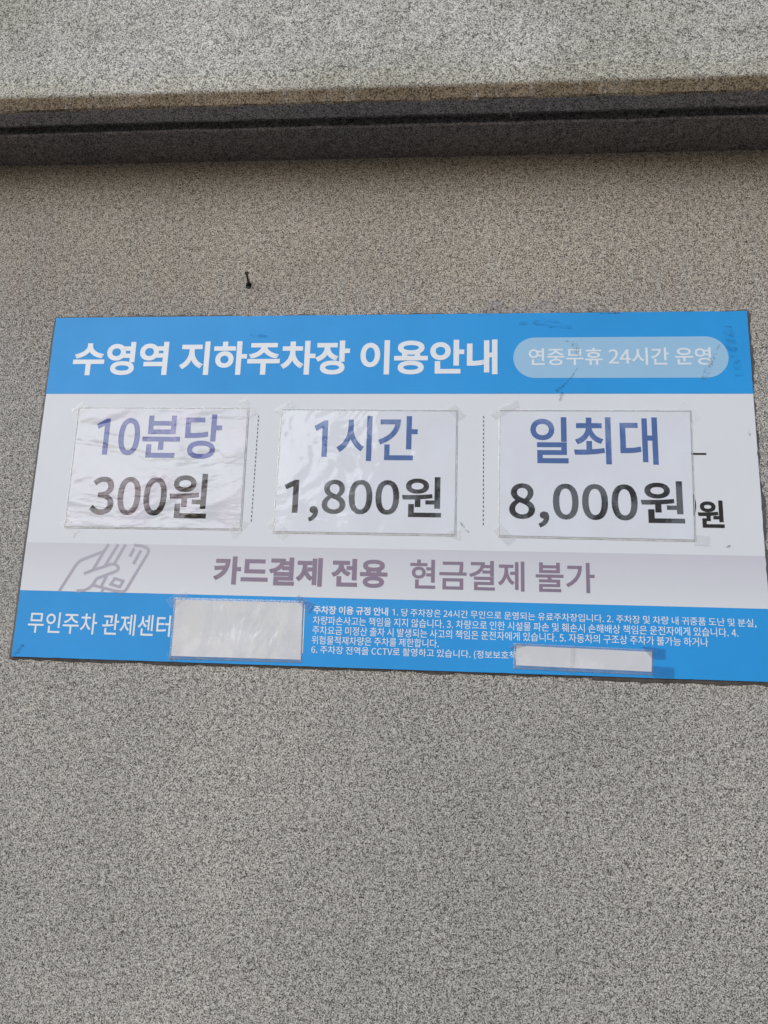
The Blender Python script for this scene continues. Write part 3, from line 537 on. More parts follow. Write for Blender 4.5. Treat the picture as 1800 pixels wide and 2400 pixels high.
지|920|707,827 707,-78 790,-78 790,827;79,734 79,665 289,665 289,551,289,589,289,395 50,162,180,224,66,140 98,96,82,118,201,148 332,394,291,262,374,270 568,118,463,167,584,140 614,184,599,162,481,242 373,551,373,398,373,589 373,665 584,665 584,734
차|920|269,810 269,670 66,670 66,603 270,603 270,534,270,557,270,379 41,161,174,224,57,140 88,97,72,118,191,147 312,375,273,251,350,260 525,114,427,162,541,135 572,177,557,156,442,241 351,534,351,389,351,557 351,603 552,603 552,670 352,670 352,810;662,827 662,-78 745,-78 745,386 893,386 893,456 745,456 745,827
책|920|206,224 206,156 730,156 730,-78 812,-78 812,224;238,816 238,708 75,708 75,641 238,641 238,631,238,635,238,517 57,361,171,408,70,340 97,299,84,320,186,337 279,496,248,409,311,416 460,315,373,350,473,336 499,378,486,357,386,421 317,631,317,524,317,635 317,641 477,641 477,708 317,708 317,816;540,810 540,277 619,277 619,517 733,517 733,272 812,272 812,826 733,826 733,585 619,585 619,810
촬|920|291,829 291,750 94,750 94,688 291,688,225,688,289,612 73,528,197,549,83,508 102,468,92,488,210,488 333,606,295,538,372,542 561,477,455,495,571,498 590,538,581,518,468,557 373,688,375,615,439,688 570,688 570,750 373,750 373,829;59,342,56,364,217,342 618,376,429,344,616,395 612,434,614,415,536,424 373,413,454,417,373,445 373,509 291,509 291,410,291,443,204,407 49,407,121,407,52,385;167,-4 167,-68 785,-68 785,-4 249,-4 249,78 751,78 751,274 165,274 165,212 669,212 669,137 167,137;668,827 668,314 751,314 751,542 883,542 883,610 751,610 751,827
최|920|704,827 704,-79 787,-79 787,827;66,108,62,131,228,108 652,147,448,109,650,168 645,209,648,188,564,196 392,184,477,189,392,239 392,349 309,349 309,180,309,236,217,177 55,177,129,177,59,154;309,820 309,709 104,709 104,641 308,641,240,641,305,521 82,383,214,422,95,362 121,319,108,340,229,352 351,519,312,424,391,429 582,328,475,360,595,350 620,393,608,371,488,430 392,641,395,526,462,641 600,641 600,709 392,709 392,820
출|920|151,-4 151,-68 789,-68 789,-4 232,-4 232,81 762,81 762,279 499,279 499,362 866,362 866,425 51,425 51,362 417,362 417,279 149,279 149,217 681,217 681,140 151,140;134,748 134,684 411,684,319,684,396,596 94,529,261,539,102,508 118,466,110,487,270,478 458,610,403,525,514,525 798,466,647,478,807,487 823,529,815,508,656,539 505,684,520,596,598,684 784,684 784,748 499,748 499,832 417,832 417,748
카|920|108,733 108,665 432,665,324,665,429,610 405,508,420,558,291,500 62,484 75,411 379,440,278,431,325,320 58,135,225,217,73,114 104,71,89,92,428,232 515,733,515,471,379,733;662,827 662,-77 745,-77 745,391 889,391 889,460 745,460 745,827
터|920|525,486 525,418 712,418 712,-79 794,-79 794,827 712,827 712,486;92,744 92,138 160,138,137,138,332,138 573,166,443,144,570,189 564,234,567,211,442,212 174,207,336,207,174,279 174,423 470,423 470,490 174,490 174,676 510,676 510,744
파|920|49,146,46,169,208,146 611,180,422,149,610,200 606,241,608,221,561,235 467,228,514,231,467,373 467,662 565,662 565,730 61,730 61,662 158,662 158,217 39,216;239,662 387,662 387,223 239,218;662,827 662,-78 745,-78 745,396 893,396 893,465 745,465 745,827
품|920|686,151 686,2 231,2 231,151;150,217 150,-66 767,-66 767,217 499,217 499,323 867,323 867,390 50,390 50,323 417,323 417,217;129,542 129,474 786,474 786,542 653,542 653,730 789,730 789,798 126,798 126,730 262,730 262,542;345,730 570,730 570,542 345,542
하|920|316,540,443,540,188,540 95,332,95,454,95,209 316,124,188,124,443,124 536,332,536,209,536,454;316,471,234,471,397,471 457,332,457,413,457,250 316,193,397,193,234,193 174,332,174,250,174,413;663,827 663,-78 745,-78 745,386 893,386 893,455 745,455 745,827;273,816 273,682 45,682 45,614 578,614 578,682 356,682 356,816
한|920|319,600,447,600,190,600 102,431,102,533,102,329 319,263,190,263,447,263 535,431,535,329,535,533;319,535,237,535,401,535 456,431,456,494,456,368 319,328,401,328,237,328 182,431,182,368,182,494;669,826 669,148 752,148 752,460 885,460 885,529 752,529 752,826;278,826 278,716 52,716 52,649 586,649 586,716 361,716 361,826;189,202 189,-58 792,-58 792,10 271,10 271,202
합|920|183,261 183,-66 752,-66 752,261 669,261 669,166 265,166 265,261;265,101 669,101 669,1 265,1;319,625,448,625,189,625 102,467,102,563,102,370 319,308,189,308,448,308 535,467,535,370,535,563;319,562,237,562,401,562 456,467,456,524,456,408 319,371,401,371,237,371 182,467,182,408,182,524;669,827 669,301 752,301 752,526 885,526 885,596 752,596 752,827;278,835 278,734 52,734 52,667 586,667 586,734 361,734 361,835
해|920|273,544,386,544,161,544 79,338,79,459,79,216 273,131,161,131,386,131 467,338,467,216,467,459;273,474,203,474,343,474 393,338,393,417,393,258 273,202,343,202,203,202 153,338,153,258,153,417;232,800 232,672 48,672 48,604 497,604 497,672 314,672 314,800;542,806 542,-34 620,-34 620,378 736,378 736,-78 815,-78 815,827 736,827 736,446 620,446 620,806
험|920|207,231 207,-66 794,-66 794,231;713,164 713,2 289,2 289,164;313,619,435,619,191,619 104,458,104,553,104,361 313,297,191,297,435,297 521,458,521,361,521,553;313,555,236,555,389,555 442,458,442,516,442,399 313,360,389,360,236,360 183,458,183,399,183,516;561,552 561,483 711,483 711,279 794,279 794,827 711,827 711,552;272,835 272,733 51,733 51,665 574,665 574,733 354,733 354,835
현|920|307,600,428,600,187,600 103,427,103,530,103,324 307,254,187,254,428,254 512,427,512,324,512,530;307,534,232,534,382,534 434,427,434,491,434,362 307,319,382,319,232,319 181,427,181,362,181,491;558,396 558,329 711,329 711,136 794,136 794,826 711,826 711,586 558,586 558,518 711,518 711,396;267,827 267,716 51,716 51,649 558,649 558,716 349,716 349,827;213,196 213,-58 815,-58 815,10 296,10 296,196
호|920|458,500,326,500,589,500 670,394,670,461,670,327 458,288,589,288,326,288 246,394,246,327,246,461;417,812 417,694 90,694 90,626 825,626 825,694 499,694 499,812;458,566,640,566,275,566 162,394,162,502,162,293 417,222,258,231,417,180 417,96 50,96 50,28 870,28 870,96 499,96 499,222,499,180,657,231 754,394,754,293,754,502
훼|920|281,622,395,622,167,622 89,486,89,569,89,404 281,351,167,351,395,351 474,486,474,404,474,569;281,563,211,563,352,563 399,486,399,533,399,439 281,410,352,410,211,410 164,486,164,439,164,533;736,827 736,-78 815,-78 815,827;241,814 241,722 58,722 58,657 504,657 504,722 320,722 320,814;399,179 399,117 566,117 566,-32 644,-32 644,807 566,807 566,179;45,229,42,252,100,229 238,234,167,230,238,146 238,-30 317,-30 317,238,317,149,386,243 517,262,455,251,515,283 511,324,513,303,365,303 35,299,164,299,38,276
휴|920|458,608,642,608,274,608 164,459,164,555,164,363 458,309,274,309,642,309 752,459,752,363,752,555;458,545,326,545,590,545 666,459,666,514,666,404 458,373,590,373,326,373 250,459,250,404,250,514;50,248 50,180 262,180 262,-79 345,-79 345,180 573,180 573,-79 656,-79 656,180 870,180 870,248;417,832 417,727 93,727 93,660 820,660 820,727 499,727 499,832'''.split('\n'):
    ch, adv, path = line[0], *line[2:].split('|')
    cs = []
    for c in path.split(';'):
        if c: cs.append([[int(n) for n in p.split(',')] for p in c.split(' ')])
    GLYPHS[ch] = (int(adv), cs)

GLYPHS['1'] = (555, [[[262, 0], [348, 0], [348, 733], [288, 733], [78, 622], [112, 548], [262, 626]]])      # a plain one: flag, no foot

def flatten(c, pen, steps):
    """one glyph contour as a closed list of points in em units"""
    out = []
    n = len(c)
    for i in range(n):
        p, q = c[i], c[(i + 1) % n]
        P0, P3 = Vector((p[0], p[1])), Vector((q[0], q[1]))
        out.append(P0)
        if len(p) == 2 and len(q) == 2: continue
        P1 = Vector((p[4], p[5])) if len(p) == 6 else P0 + (P3 - P0) / 3
        P2 = Vector((q[2], q[3])) if len(q) == 6 else P3 - (P3 - P0) / 3
        if (P1 - P0).cross(P3 - P0) ** 2 + (P2 - P0).cross(P3 - P0) ** 2 < 1.0: continue
        for k in range(1, steps):
            t = k / steps
            out.append((1 - t) ** 3 * P0 + 3 * t * (1 - t) ** 2 * P1 + 3 * t * t * (1 - t) * P2 + t ** 3 * P3)
    res = []
    for p in out:
        if not res or (p - res[-1]).length > 0.5: res.append(p)
    if (res[0] - res[-1]).length <= 0.5: res.pop()
    return [Vector((pen + p.x / 1000, p.y / 1000)) for p in res]

def text_mesh(text, weight=0.0, resolution=6):
    """mesh of a line of text in em units (x, y); weight (em) widens every stroke by a rim laid along the outlines"""
    cu = bpy.data.curves.new('line', 'CURVE')
    cu.dimensions = '2D'
    cu.fill_mode = 'BOTH'
    pen = 0.0
    loops = []
    for ch in text:
        adv, cs = GLYPHS[ch]
        for c in cs:
            pts = flatten(c, pen, resolution)
            loops.append(pts)
            sp = cu.splines.new('POLY')
            sp.points.add(len(pts) - 1)
            sp.use_cyclic_u = True
            for bp, p in zip(sp.points, pts): bp.co = (p.x, p.y, 0, 1)
        pen += adv / 1000
    tmp = bpy.data.objects.new('line', cu)
    COL.objects.link(tmp)
    dg = bpy.context.evaluated_depsgraph_get()
    me = bpy.data.meshes.new_from_object(tmp.evaluated_get(dg))
    bpy.data.objects.remove(tmp)
    bpy.data.curves.remove(cu)
    if weight:
        bm = bmesh.new()
        bm.from_mesh(me)
        count = 0
        for P in loops:
            n = len(P)
            ring = []
            for i in range(n):
                d0, d1 = (P[i] - P[i - 1]).normalized(), (P[(i + 1) % n] - P[i]).normalized()
                t = d0 + d1
                t = t.normalized() if t.length > 1e-4 else d1
                nn = Vector((-t.y, t.x))
                off = nn * (weight / max(0.45, nn.dot(Vector((-d0.y, d0.x)))))
                ring.append((P[i] + off, P[i] - off))
            for i in range(n):
                a, b = ring[i], ring[(i + 1) % n]
                count += 1
                z = 0.00001 + 0.000004 * (count % 29)          # every piece of rim on a plane of its own
                bm.faces.new([bm.verts.new((p.x, p.y, z)) for p in (a[0], b[0], b[1], a[1])])
        bm.to_mesh(me)
        bm.free()
    return me

def lettering(parent, text, u0, u1, v0, v1, mat, y, weight=0.0, origin=(0, 0), name='lettering', shear=0.0, resolution=6, drop=0.0, label=None):
    """a line of text filling u0..u1, v0..v1 (ink to ink, sign millimetres); drop = mm the line sinks from its left to its right end"""
    me = text_mesh(text, weight, resolution)
    vs = me.vertices
    ax0, ax1 = min(p.co.x for p in vs), max(p.co.x for p in vs)
    ay0, ay1 = min(p.co.y for p in vs), max(p.co.y for p in vs)
    for p in vs:
        fx, fy = (p.co.x - ax0) / (ax1 - ax0), (p.co.y - ay0) / (ay1 - ay0)
        u, v = u0 + fx * (u1 - u0), v1 + fy * (v0 - v1) + drop * fx
        lx, lz = L(u, v)
        p.co = (lx - origin[0], y - p.co.z, lz - origin[1])
    me.name = name
    me.materials.clear()
    me.materials.append(mat)
    o = bpy.data.objects.new(name, me)
    COL.objects.link(o)
    o.parent = parent
    if label: o['label'] = label
    return o

def stroke(bm, pts, width, y, closed=False):
    """flat line of constant width along sign-millimetre points"""
    P = [Vector(L(*p)) for p in pts]
    n = len(P)
    w = width / 2000.0
    left, right = [], []
    for i in range(n):
        if closed:
            a, b = P[(i - 1) % n], P[(i + 1) % n]
            d0, d1 = (P[i] - a).normalized(), (b - P[i]).normalized()
        else:
            d0 = (P[i] - P[i - 1]).normalized() if i else (P[1] - P[0]).normalized()
            d1 = (P[i + 1] - P[i]).normalized() if i < n - 1 else d0
        t = (d0 + d1).normalized()
        nrm = Vector((-t.y, t.x))
        k = w / max(0.35, nrm.dot(Vector((-d0.y, d0.x))))
        q, r = P[i] + nrm * k, P[i] - nrm * k
        left.append(bm.verts.new((q.x, y, q.y))); right.append(bm.verts.new((r.x, y, r.y)))
    for i in range(n if closed else n - 1):
        j = (i + 1) % n
        bm.faces.new((left[i], left[j], right[j], right[i]))

# ------------------------------------------------------------------ the sign
FRONT = -0.0095
sign = tag(empty('parking_sign', (0, 0, 0), -TILT), 'large blue and white parking tariff sign board with Korean lettering, fixed to the stone wall', 'sign')
# board: worn outline, small nicks in the edges
def worn_edge(a, b, n, amp, seed):
    out = []
    for k in range(n):
        t = k / n
        p = Vector(a).lerp(Vector(b), t)
        q = amp * max(0.0, mnoise.noise(Vector((t * 55, seed, 0))) - 0.12) + 0.0006 * mnoise.noise(Vector((t * 19, seed, 5)))
        d = Vector(b) - Vector(a)
        nn = Vector((d.y, -d.x)).normalized()           # inwards for a clockwise outline
        out.append(tuple(p + nn * abs(q)) if 0 < k else tuple(p))
    return out
h, w = SH / 2, SW / 2
outline = (worn_edge((-w, h), (w, h), 260, 0.002, 1.3) + worn_edge((w, h), (w, -h), 150, 0.003, 2.7)
           + worn_edge((w, -h), (-w, -h), 260, 0.0015, 4.1) + worn_edge((-w, -h), (-w, h), 150, 0.002, 6.6))
def board_slice(z_lo, z_hi):
    """the board's outline cut between two heights, so each band follows the nicked edge"""
    left = [p for p in outline if p[0] < -w + 0.02 and max(z_lo, -h + 0.004) < p[1] < min(z_hi, h - 0.004)]
    right = [p for p in outline if p[0] > w - 0.02 and max(z_lo, -h + 0.004) < p[1] < min(z_hi, h - 0.004)]
    top = [p for p in outline if z_hi >= h and p[1] > h - 0.01 and abs(p[0]) < w - 0.02]
    bot = [p for p in outline if z_lo <= -h and p[1] < -h + 0.01 and abs(p[0]) < w - 0.02]
    res = []
    left.sort(key=lambda p: p[1]); top.sort(key=lambda p: p[0]); right.sort(key=lambda p: -p[1]); bot.sort(key=lambda p: -p[0])
    lx = lambda z: min((abs(p[1] - z), p[0]) for p in left)[1] if left else -w
    rx = lambda z: min((abs(p[1] - z), p[0]) for p in right)[1] if right else w
    if z_lo > -h: res.append((lx(z_lo), z_lo))
    res += left
    if z_hi < h: res.append((lx(z_hi), z_hi))
    else: res.append((-w, h))
    res += top
    if z_hi >= h: res.append((w, h))
    if z_hi < h: res.append((rx(z_hi), z_hi))
    res += right
    if z_lo > -h: res.append((rx(z_lo), z_lo))
    else: res.append((w, -h))
    res += bot
    if z_lo <= -h: res.append((-w, -h))
    return res
bm = bmesh.new()
prism(bm, outline, FRONT + 0.0005, -0.0045)
bm.normal_update()
for f in bm.faces:
    if abs(f.normal.y) < 0.5: f.material_index = 1
obj('board', bm, [M_white, M_edge], sign)
def flat(name, pts, y, m, parent=sign, thick=0.0004):
    bm = bmesh.new()
    prism(bm, pts, y, y + thick)
    return obj(name, bm, m, parent)
zt = L(0, 217.5)[1]; zf = L(0, 737)[1]; zb = L(0, 615)[1]
tag(flat('header_band', board_slice(zt, h), FRONT, M_blue), 'blue band along the top of the sign')
tag(flat('footer_band', board_slice(-h, zf), FRONT, M_blue), 'blue band along the bottom of the sign')
# payment band: pale mauve print that fades out to white towards its lower edge
m, nt, out = new_mat('fading_mauve_print')
tc = N(nt, 'ShaderNodeTexCoord'); sep = N(nt, 'ShaderNodeSeparateXYZ')
nt.links.new(tc.outputs['Object'], sep.inputs[0])
mr = N(nt, 'ShaderNodeMapRange'); mr.inputs['From Min'].default_value = zf; mr.inputs['From Max'].default_value = zb
nt.links.new(sep.outputs[2], mr.inputs['Value'])
p = N(nt, 'ShaderNodeBsdfPrincipled', Roughness=0.42); p.inputs['Specular IOR Level'].default_value = 0.35
nt.links.new(ramp(nt, mr.outputs[0], [(0.0, (0.74, 0.74, 0.765)), (1.0, (0.62, 0.605, 0.65))]), p.inputs['Base Color'])
nt.links.new(p.outputs[0], out.inputs['Surface'])
flat('payment_band', board_slice(zf + 0.0002, zb), FRONT, m)
# badge: rounded pill
pill = []
cu0, cu1, cv, rr = 1224 + 54.5, 1748 - 54.5, 121.8, 54.3
for k in range(25): a = math.radians(90 + 180 * k / 24); pill.append(L(cu0 + rr * math.cos(a), cv - rr * math.sin(a)))
for k in range(25): a = math.radians(-90 + 180 * k / 24); pill.append(L(cu1 + rr * math.cos(a), cv - rr * math.sin(a)))
tag(flat('badge', pill, FRONT - 0.0004, M_badge), 'pale blue rounded badge in the header')

Y1 = FRONT - 0.0004
lettering(sign, '수영역 지하주차장 이용안내', 64.2, 1184.6, 72.0, 165.8, M_letter_white, Y1, 0.030, label='large white headline')
lettering(sign, '연중무휴 24시간 운영', 1262.5, 1706.2, 96.3, 142.9, M_letter_pale, Y1 - 0.0004, 0.014)
lettering(sign, '카드결제 전용', 492.3, 922.1, 641.0, 710.5, M_mauve, Y1, 0.036, label='heavy mauve words for card payment only')
lettering(sign, '현금결제 불가', 976.7, 1410.5, 639.5, 710.8, M_mauve, Y1, 0.016)
lettering(sign, '무인주차 관제센터', 32.8, 396.3, 789.5, 841.0, M_letter_white, Y1, 0.008)
lettering(sign, '원', 1653.2, 1712.8, 484.5, 550.3, M_black, Y1, 0.026, label='small printed won sign beside the right price sheet')
# what shows of the old price under the right sheet: the edge of a large zero
bm = bmesh.new()
arc = [(1613 + 32 * math.cos(t), 495.5 + 46 * math.sin(t)) for t in [math.radians(360 * k / 48) for k in range(48)]]
stroke(bm, arc, 11, Y1, closed=True)
obj('old_digit', bm, M_black, sign)
bm = bmesh.new()
stroke(bm, [(1600, 370.5), (1681, 370.3)], 4.4, Y1)
obj('printed_dash', bm, M_black, sign)
for u, n in ((578.6, 26), (1150.5, 26)):
    bm = bmesh.new()
    for k in range(n):
        v0 = 276.5 + k * (281.6 / n)
        stroke(bm, [(u, v0), (u + 0.02, v0 + 5.6)], 2.0, Y1)
    obj('dotted_divider', bm, M_black, sign)
bm = bmesh.new()
stroke(bm, [(723.4, 754.5), (724.6, 869.8)], 3.0, Y1)
obj('divider_line', bm, M_letter_white, sign)

# hand holding a card, drawn in lines
HAND = [[(102.6, 737.0), (136.9, 672.7), (142.0, 665.4), (148.4, 659.8), (156.0, 655.7), (203.2, 636.3)], [(217.6, 616.0), (205.4, 638.2), (184.2, 680.8)],
        [(161.4, 692.1), (184.3, 682.3), (212.4, 673.0), (228.7, 666.9), (234.6, 666.2), (240.7, 667.2), (246.6, 671.3), (249.1, 676.1), (248.2, 680.6), (241.7, 685.0), (224.5, 692.1),
         (199.7, 702.1), (195.0, 705.3), (192.6, 710.1), (188.5, 717.9), (182.3, 724.8), (175.9, 729.5), (165.4, 733.8), (147.6, 735.4)],
        [(242.1, 616.0), (214.1, 670.5)], [(261.2, 616.0), (237.5, 665.3)],
        [(283.3, 617.8), (300.5, 619.0), (312.8, 621.8), (319.7, 626.2), (322.4, 631.4), (321.5, 636.9), (276.0, 726.4), (273.0, 731.2), (268.9, 733.6), (261.2, 734.6), (245.0, 732.8), (189.8, 720.4)],
        [(221.0, 696.0), (209.6, 724.1)], [(216.3, 728.8), (212.6, 736.6)], [(284.7, 625.9), (275.5, 646.5)], [(302.8, 630.4), (286.4, 665.1)]]
bm = bmesh.new()
for k, pts in enumerate(HAND): stroke(bm, pts, 7.2, Y1 - 0.00001 * k)
stroke(bm, [(242.6, 702.3), (265.1, 707.9), (257.8, 723.0), (234.3, 716.9)], 7.2, Y1, closed=True)
obj('hand_card_icon', bm, M_icon, sign)

# the rules in small print
SMALL = [('차량파손사고는 책임을 지지 않습니다. 3. 차량으로 인한 시설물 파손 및 훼손시 손해배상 책임은 운전자에게 있습니다. 4.', 746.2, 1727.5, 780.6, 801.0, 2.2),
         ('주차요금 미정산 출차 시 발생되는 사고의 책임은 운전자에게 있습니다. 5. 자동차의 구조상 주차가 불가능 하거나', 746.2, 1660.0, 804.0, 824.4, 2.0),
         ('위험물적재차량은 주차를 제한합니다.', 745.8, 1048.2, 827.3, 847.4, 0.0),
         ('6. 주차장 전역을 CCTV로 촬영하고 있습니다. (정보보호책임', 745.9, 1246.0, 850.8, 871.6, -1.0)]
lettering(sign, '주차장 이용 규정 안내', 746.6, 926.5, 756.2, 776.0, M_letter_white, Y1, 0.022, resolution=3)
lettering(sign, '1. 당 주차장은 24시간 무인으로 운영되는 유료주차장입니다. 2. 주차장 및 차량 내 귀중품 도난 및 분실,', 936.5, 1768.4, 757.6, 778.4, M_letter_white, Y1, 0.004, resolution=3, drop=3.0)
for t, u0, u1, v0, v1, dr in SMALL:
    lettering(sign, t, u0, u1, v0, v1, M_letter_white, Y1, 0.004, resolution=3, drop=dr)

# old sealant and grime round the board: four irregular strips between board edge and wall
def sealant(a, b, inward, width, m, seed, rough=1.0):
    """strip along a-b (sign-local x,z); inward points towards the board"""
    bm = bmesh.new()
    A, B, I = Vector(a), Vector(b), Vector(inward)
    n = int((B - A).length / 0.004)
    prev = None
    for k in range(n + 1):
        t = k / n
        p = A.lerp(B, t)
        s = t * (B - A).length
        g = width * (0.62 + rough * (0.55 * mnoise.noise(Vector((s * 11, seed, 0))) + 0.40 * mnoise.noise(Vector((s * 47, seed, 3))) + 0.22 * mnoise.noise(Vector((s * 170, seed, 6)))))
        g = max(0.0012, g)
        o1 = p - I * g
        o2 = p - I * g * 0.55
        o3 = p + I * 0.003
        row = [bm.verts.new((o1.x, -0.0006, o1.y)), bm.verts.new((o2.x, -0.0042 + 0.001 * mnoise.noise(Vector((s * 60, seed, 8))), o2.y)), bm.verts.new((o3.x, -0.0052, o3.y))]
        if prev:
            for q in range(2): bm.faces.new((prev[q], row[q], row[q + 1], prev[q + 1]))
        prev = row
    obj('sealant_strip', bm, m, sign, True)
sealant((-w, h + 0.004), (-w, -h - 0.006), (1, 0), 0.0165, M_seal, 3.3, 0.35)
sealant((-w - 0.006, -h), (-0.35, -h), (0, 1), 0.0125, M_seal_brown, 8.1, 0.6)
sealant((-0.35, -h), (0.5, -h), (0, 1), 0.0095, M_seal_brown, 5.9, 0.8)
sealant((0.5, -h), (w + 0.01, -h), (0, 1), 0.015, M_seal_brown, 2.4, 0.5)
sealant((w, -h - 0.01), (w, h + 0.004), (-1, 0), 0.0150, M_seal, 7.5, 0.8)
sealant((w + 0.004, h), (-w, h), (0, -1), 0.0095, M_seal, 1.7, 0.9)

# scuffs and dirt rubbed onto the print
def scuff(pts, widths, m, y=FRONT - 0.0012, name='scuff_mark'):
    bm = bmesh.new()
    P = [Vector(L(*p)) for p in pts]
    Q = []
    for a, b in zip(P, P[1:]):
        for k in range(8): Q.append(a.lerp(b, k / 8))
    Q.append(P[-1])
    n = len(Q)
    prev = None
    for i, q in enumerate(Q):
        t = i / (n - 1)
        f = t * (len(widths) - 1); i0 = min(int(f), len(widths) - 2)
        wd = (widths[i0] + (widths[i0 + 1] - widths[i0]) * (f - i0)) / 2000
        wd *= 0.75 + 0.5 * random.random()
        d = (Q[min(i + 1, n - 1)] - Q[max(i - 1, 0)]).normalized()
        nn = Vector((-d.y, d.x))
        row = (bm.verts.new((q.x + nn.x * wd, y, q.y + nn.y * wd)), bm.verts.new((q.x - nn.x * wd, y, q.y - nn.y * wd)))
        if prev: bm.faces.new((prev[0], row[0], row[1], prev[1]))
        prev = row
    return obj(name, bm, m, sign)
M_sc_grey = scuff_mat('grey_scuff', (0.16, 0.24, 0.30), 90, 0.42, (1, 1, 1))
M_sc_black = scuff_mat('black_scuff', (0.03, 0.045, 0.055), 220, 0.6, (1, 1, 1))
M_sc_teal = scuff_mat('teal_scuff', (0.03, 0.24, 0.48), 90, 0.36, (0.5, 1, 1.5))
scuff([(1347, 76), (1369, 80), (1380, 94), (1385, 122)], [3, 9, 16, 8], M_sc_grey)
scuff([(1383, 150), (1365, 177), (1346, 197), (1331, 209), (1334, 214)], [1.5, 3, 5, 9, 6], M_sc_black)
scuff([(1344, 212), (1342, 221), (1339, 236)], [3, 8, 5], M_sc_black)
scuff([(1728, 90), (1710, 125), (1693, 161), (1684, 182)], [3, 12, 16, 9], M_sc_grey)
scuff([(1750, 40), (1755, 85), (1762, 117), (1770, 172)], [22, 30, 16, 24], M_sc_teal)
scuff([(1240, 30), (1300, 25), (1370, 40)], [14, 26, 12], M_sc_teal)
scuff([(540, 55), (572, 57.5), (600, 61), (634, 73)], [5, 9, 3, 5], M_sc_teal)
scuff([(1095, 546), (1100, 552), (1106, 560)], [3, 6, 2], M_sc_black)
scuff([(1105, 564), (1111, 568), (1117, 571)], [2, 6, 3], M_sc_black)
scuff([(1712, 596), (1718, 594), (1724, 592)], [2, 5, 1], M_sc_black)
scuff([(1782, 312), (1784, 319), (1786, 327)], [3, 6, 2], M_sc_grey)
scuff([(29, 871), (20, 880), (14, 889), (7, 898)], [6, 6, 8, 7], M_sc_black)
scuff([(24, 871), (15, 874), (6, 875)], [1.5, 2, 1], M_sc_black)
scuff([(1021, 1), (1018, 14)], [3, 0.6], M_sc_black)
scuff([(1096, 3), (1140, 5), (1170, 2)], [1.5, 3, 1.5], M_sc_teal)
scuff([(1440, 4), (1490, 2)], [2, 4], M_sc_black)

# ------------------------------------------------------------------ sheets taped on the sign
def lerp_quad(c, s, t):
    a = (c[0][0] + (c[1][0] - c[0][0]) * s, c[0][1] + (c[1][1] - c[0][1]) * s)
    b = (c[3][0] + (c[2][0] - c[3][0]) * s, c[3][1] + (c[2][1] - c[3][1]) * s)
    return (a[0] + (b[0] - a[0]) * t, a[1] + (b[1] - a[1]) * t)

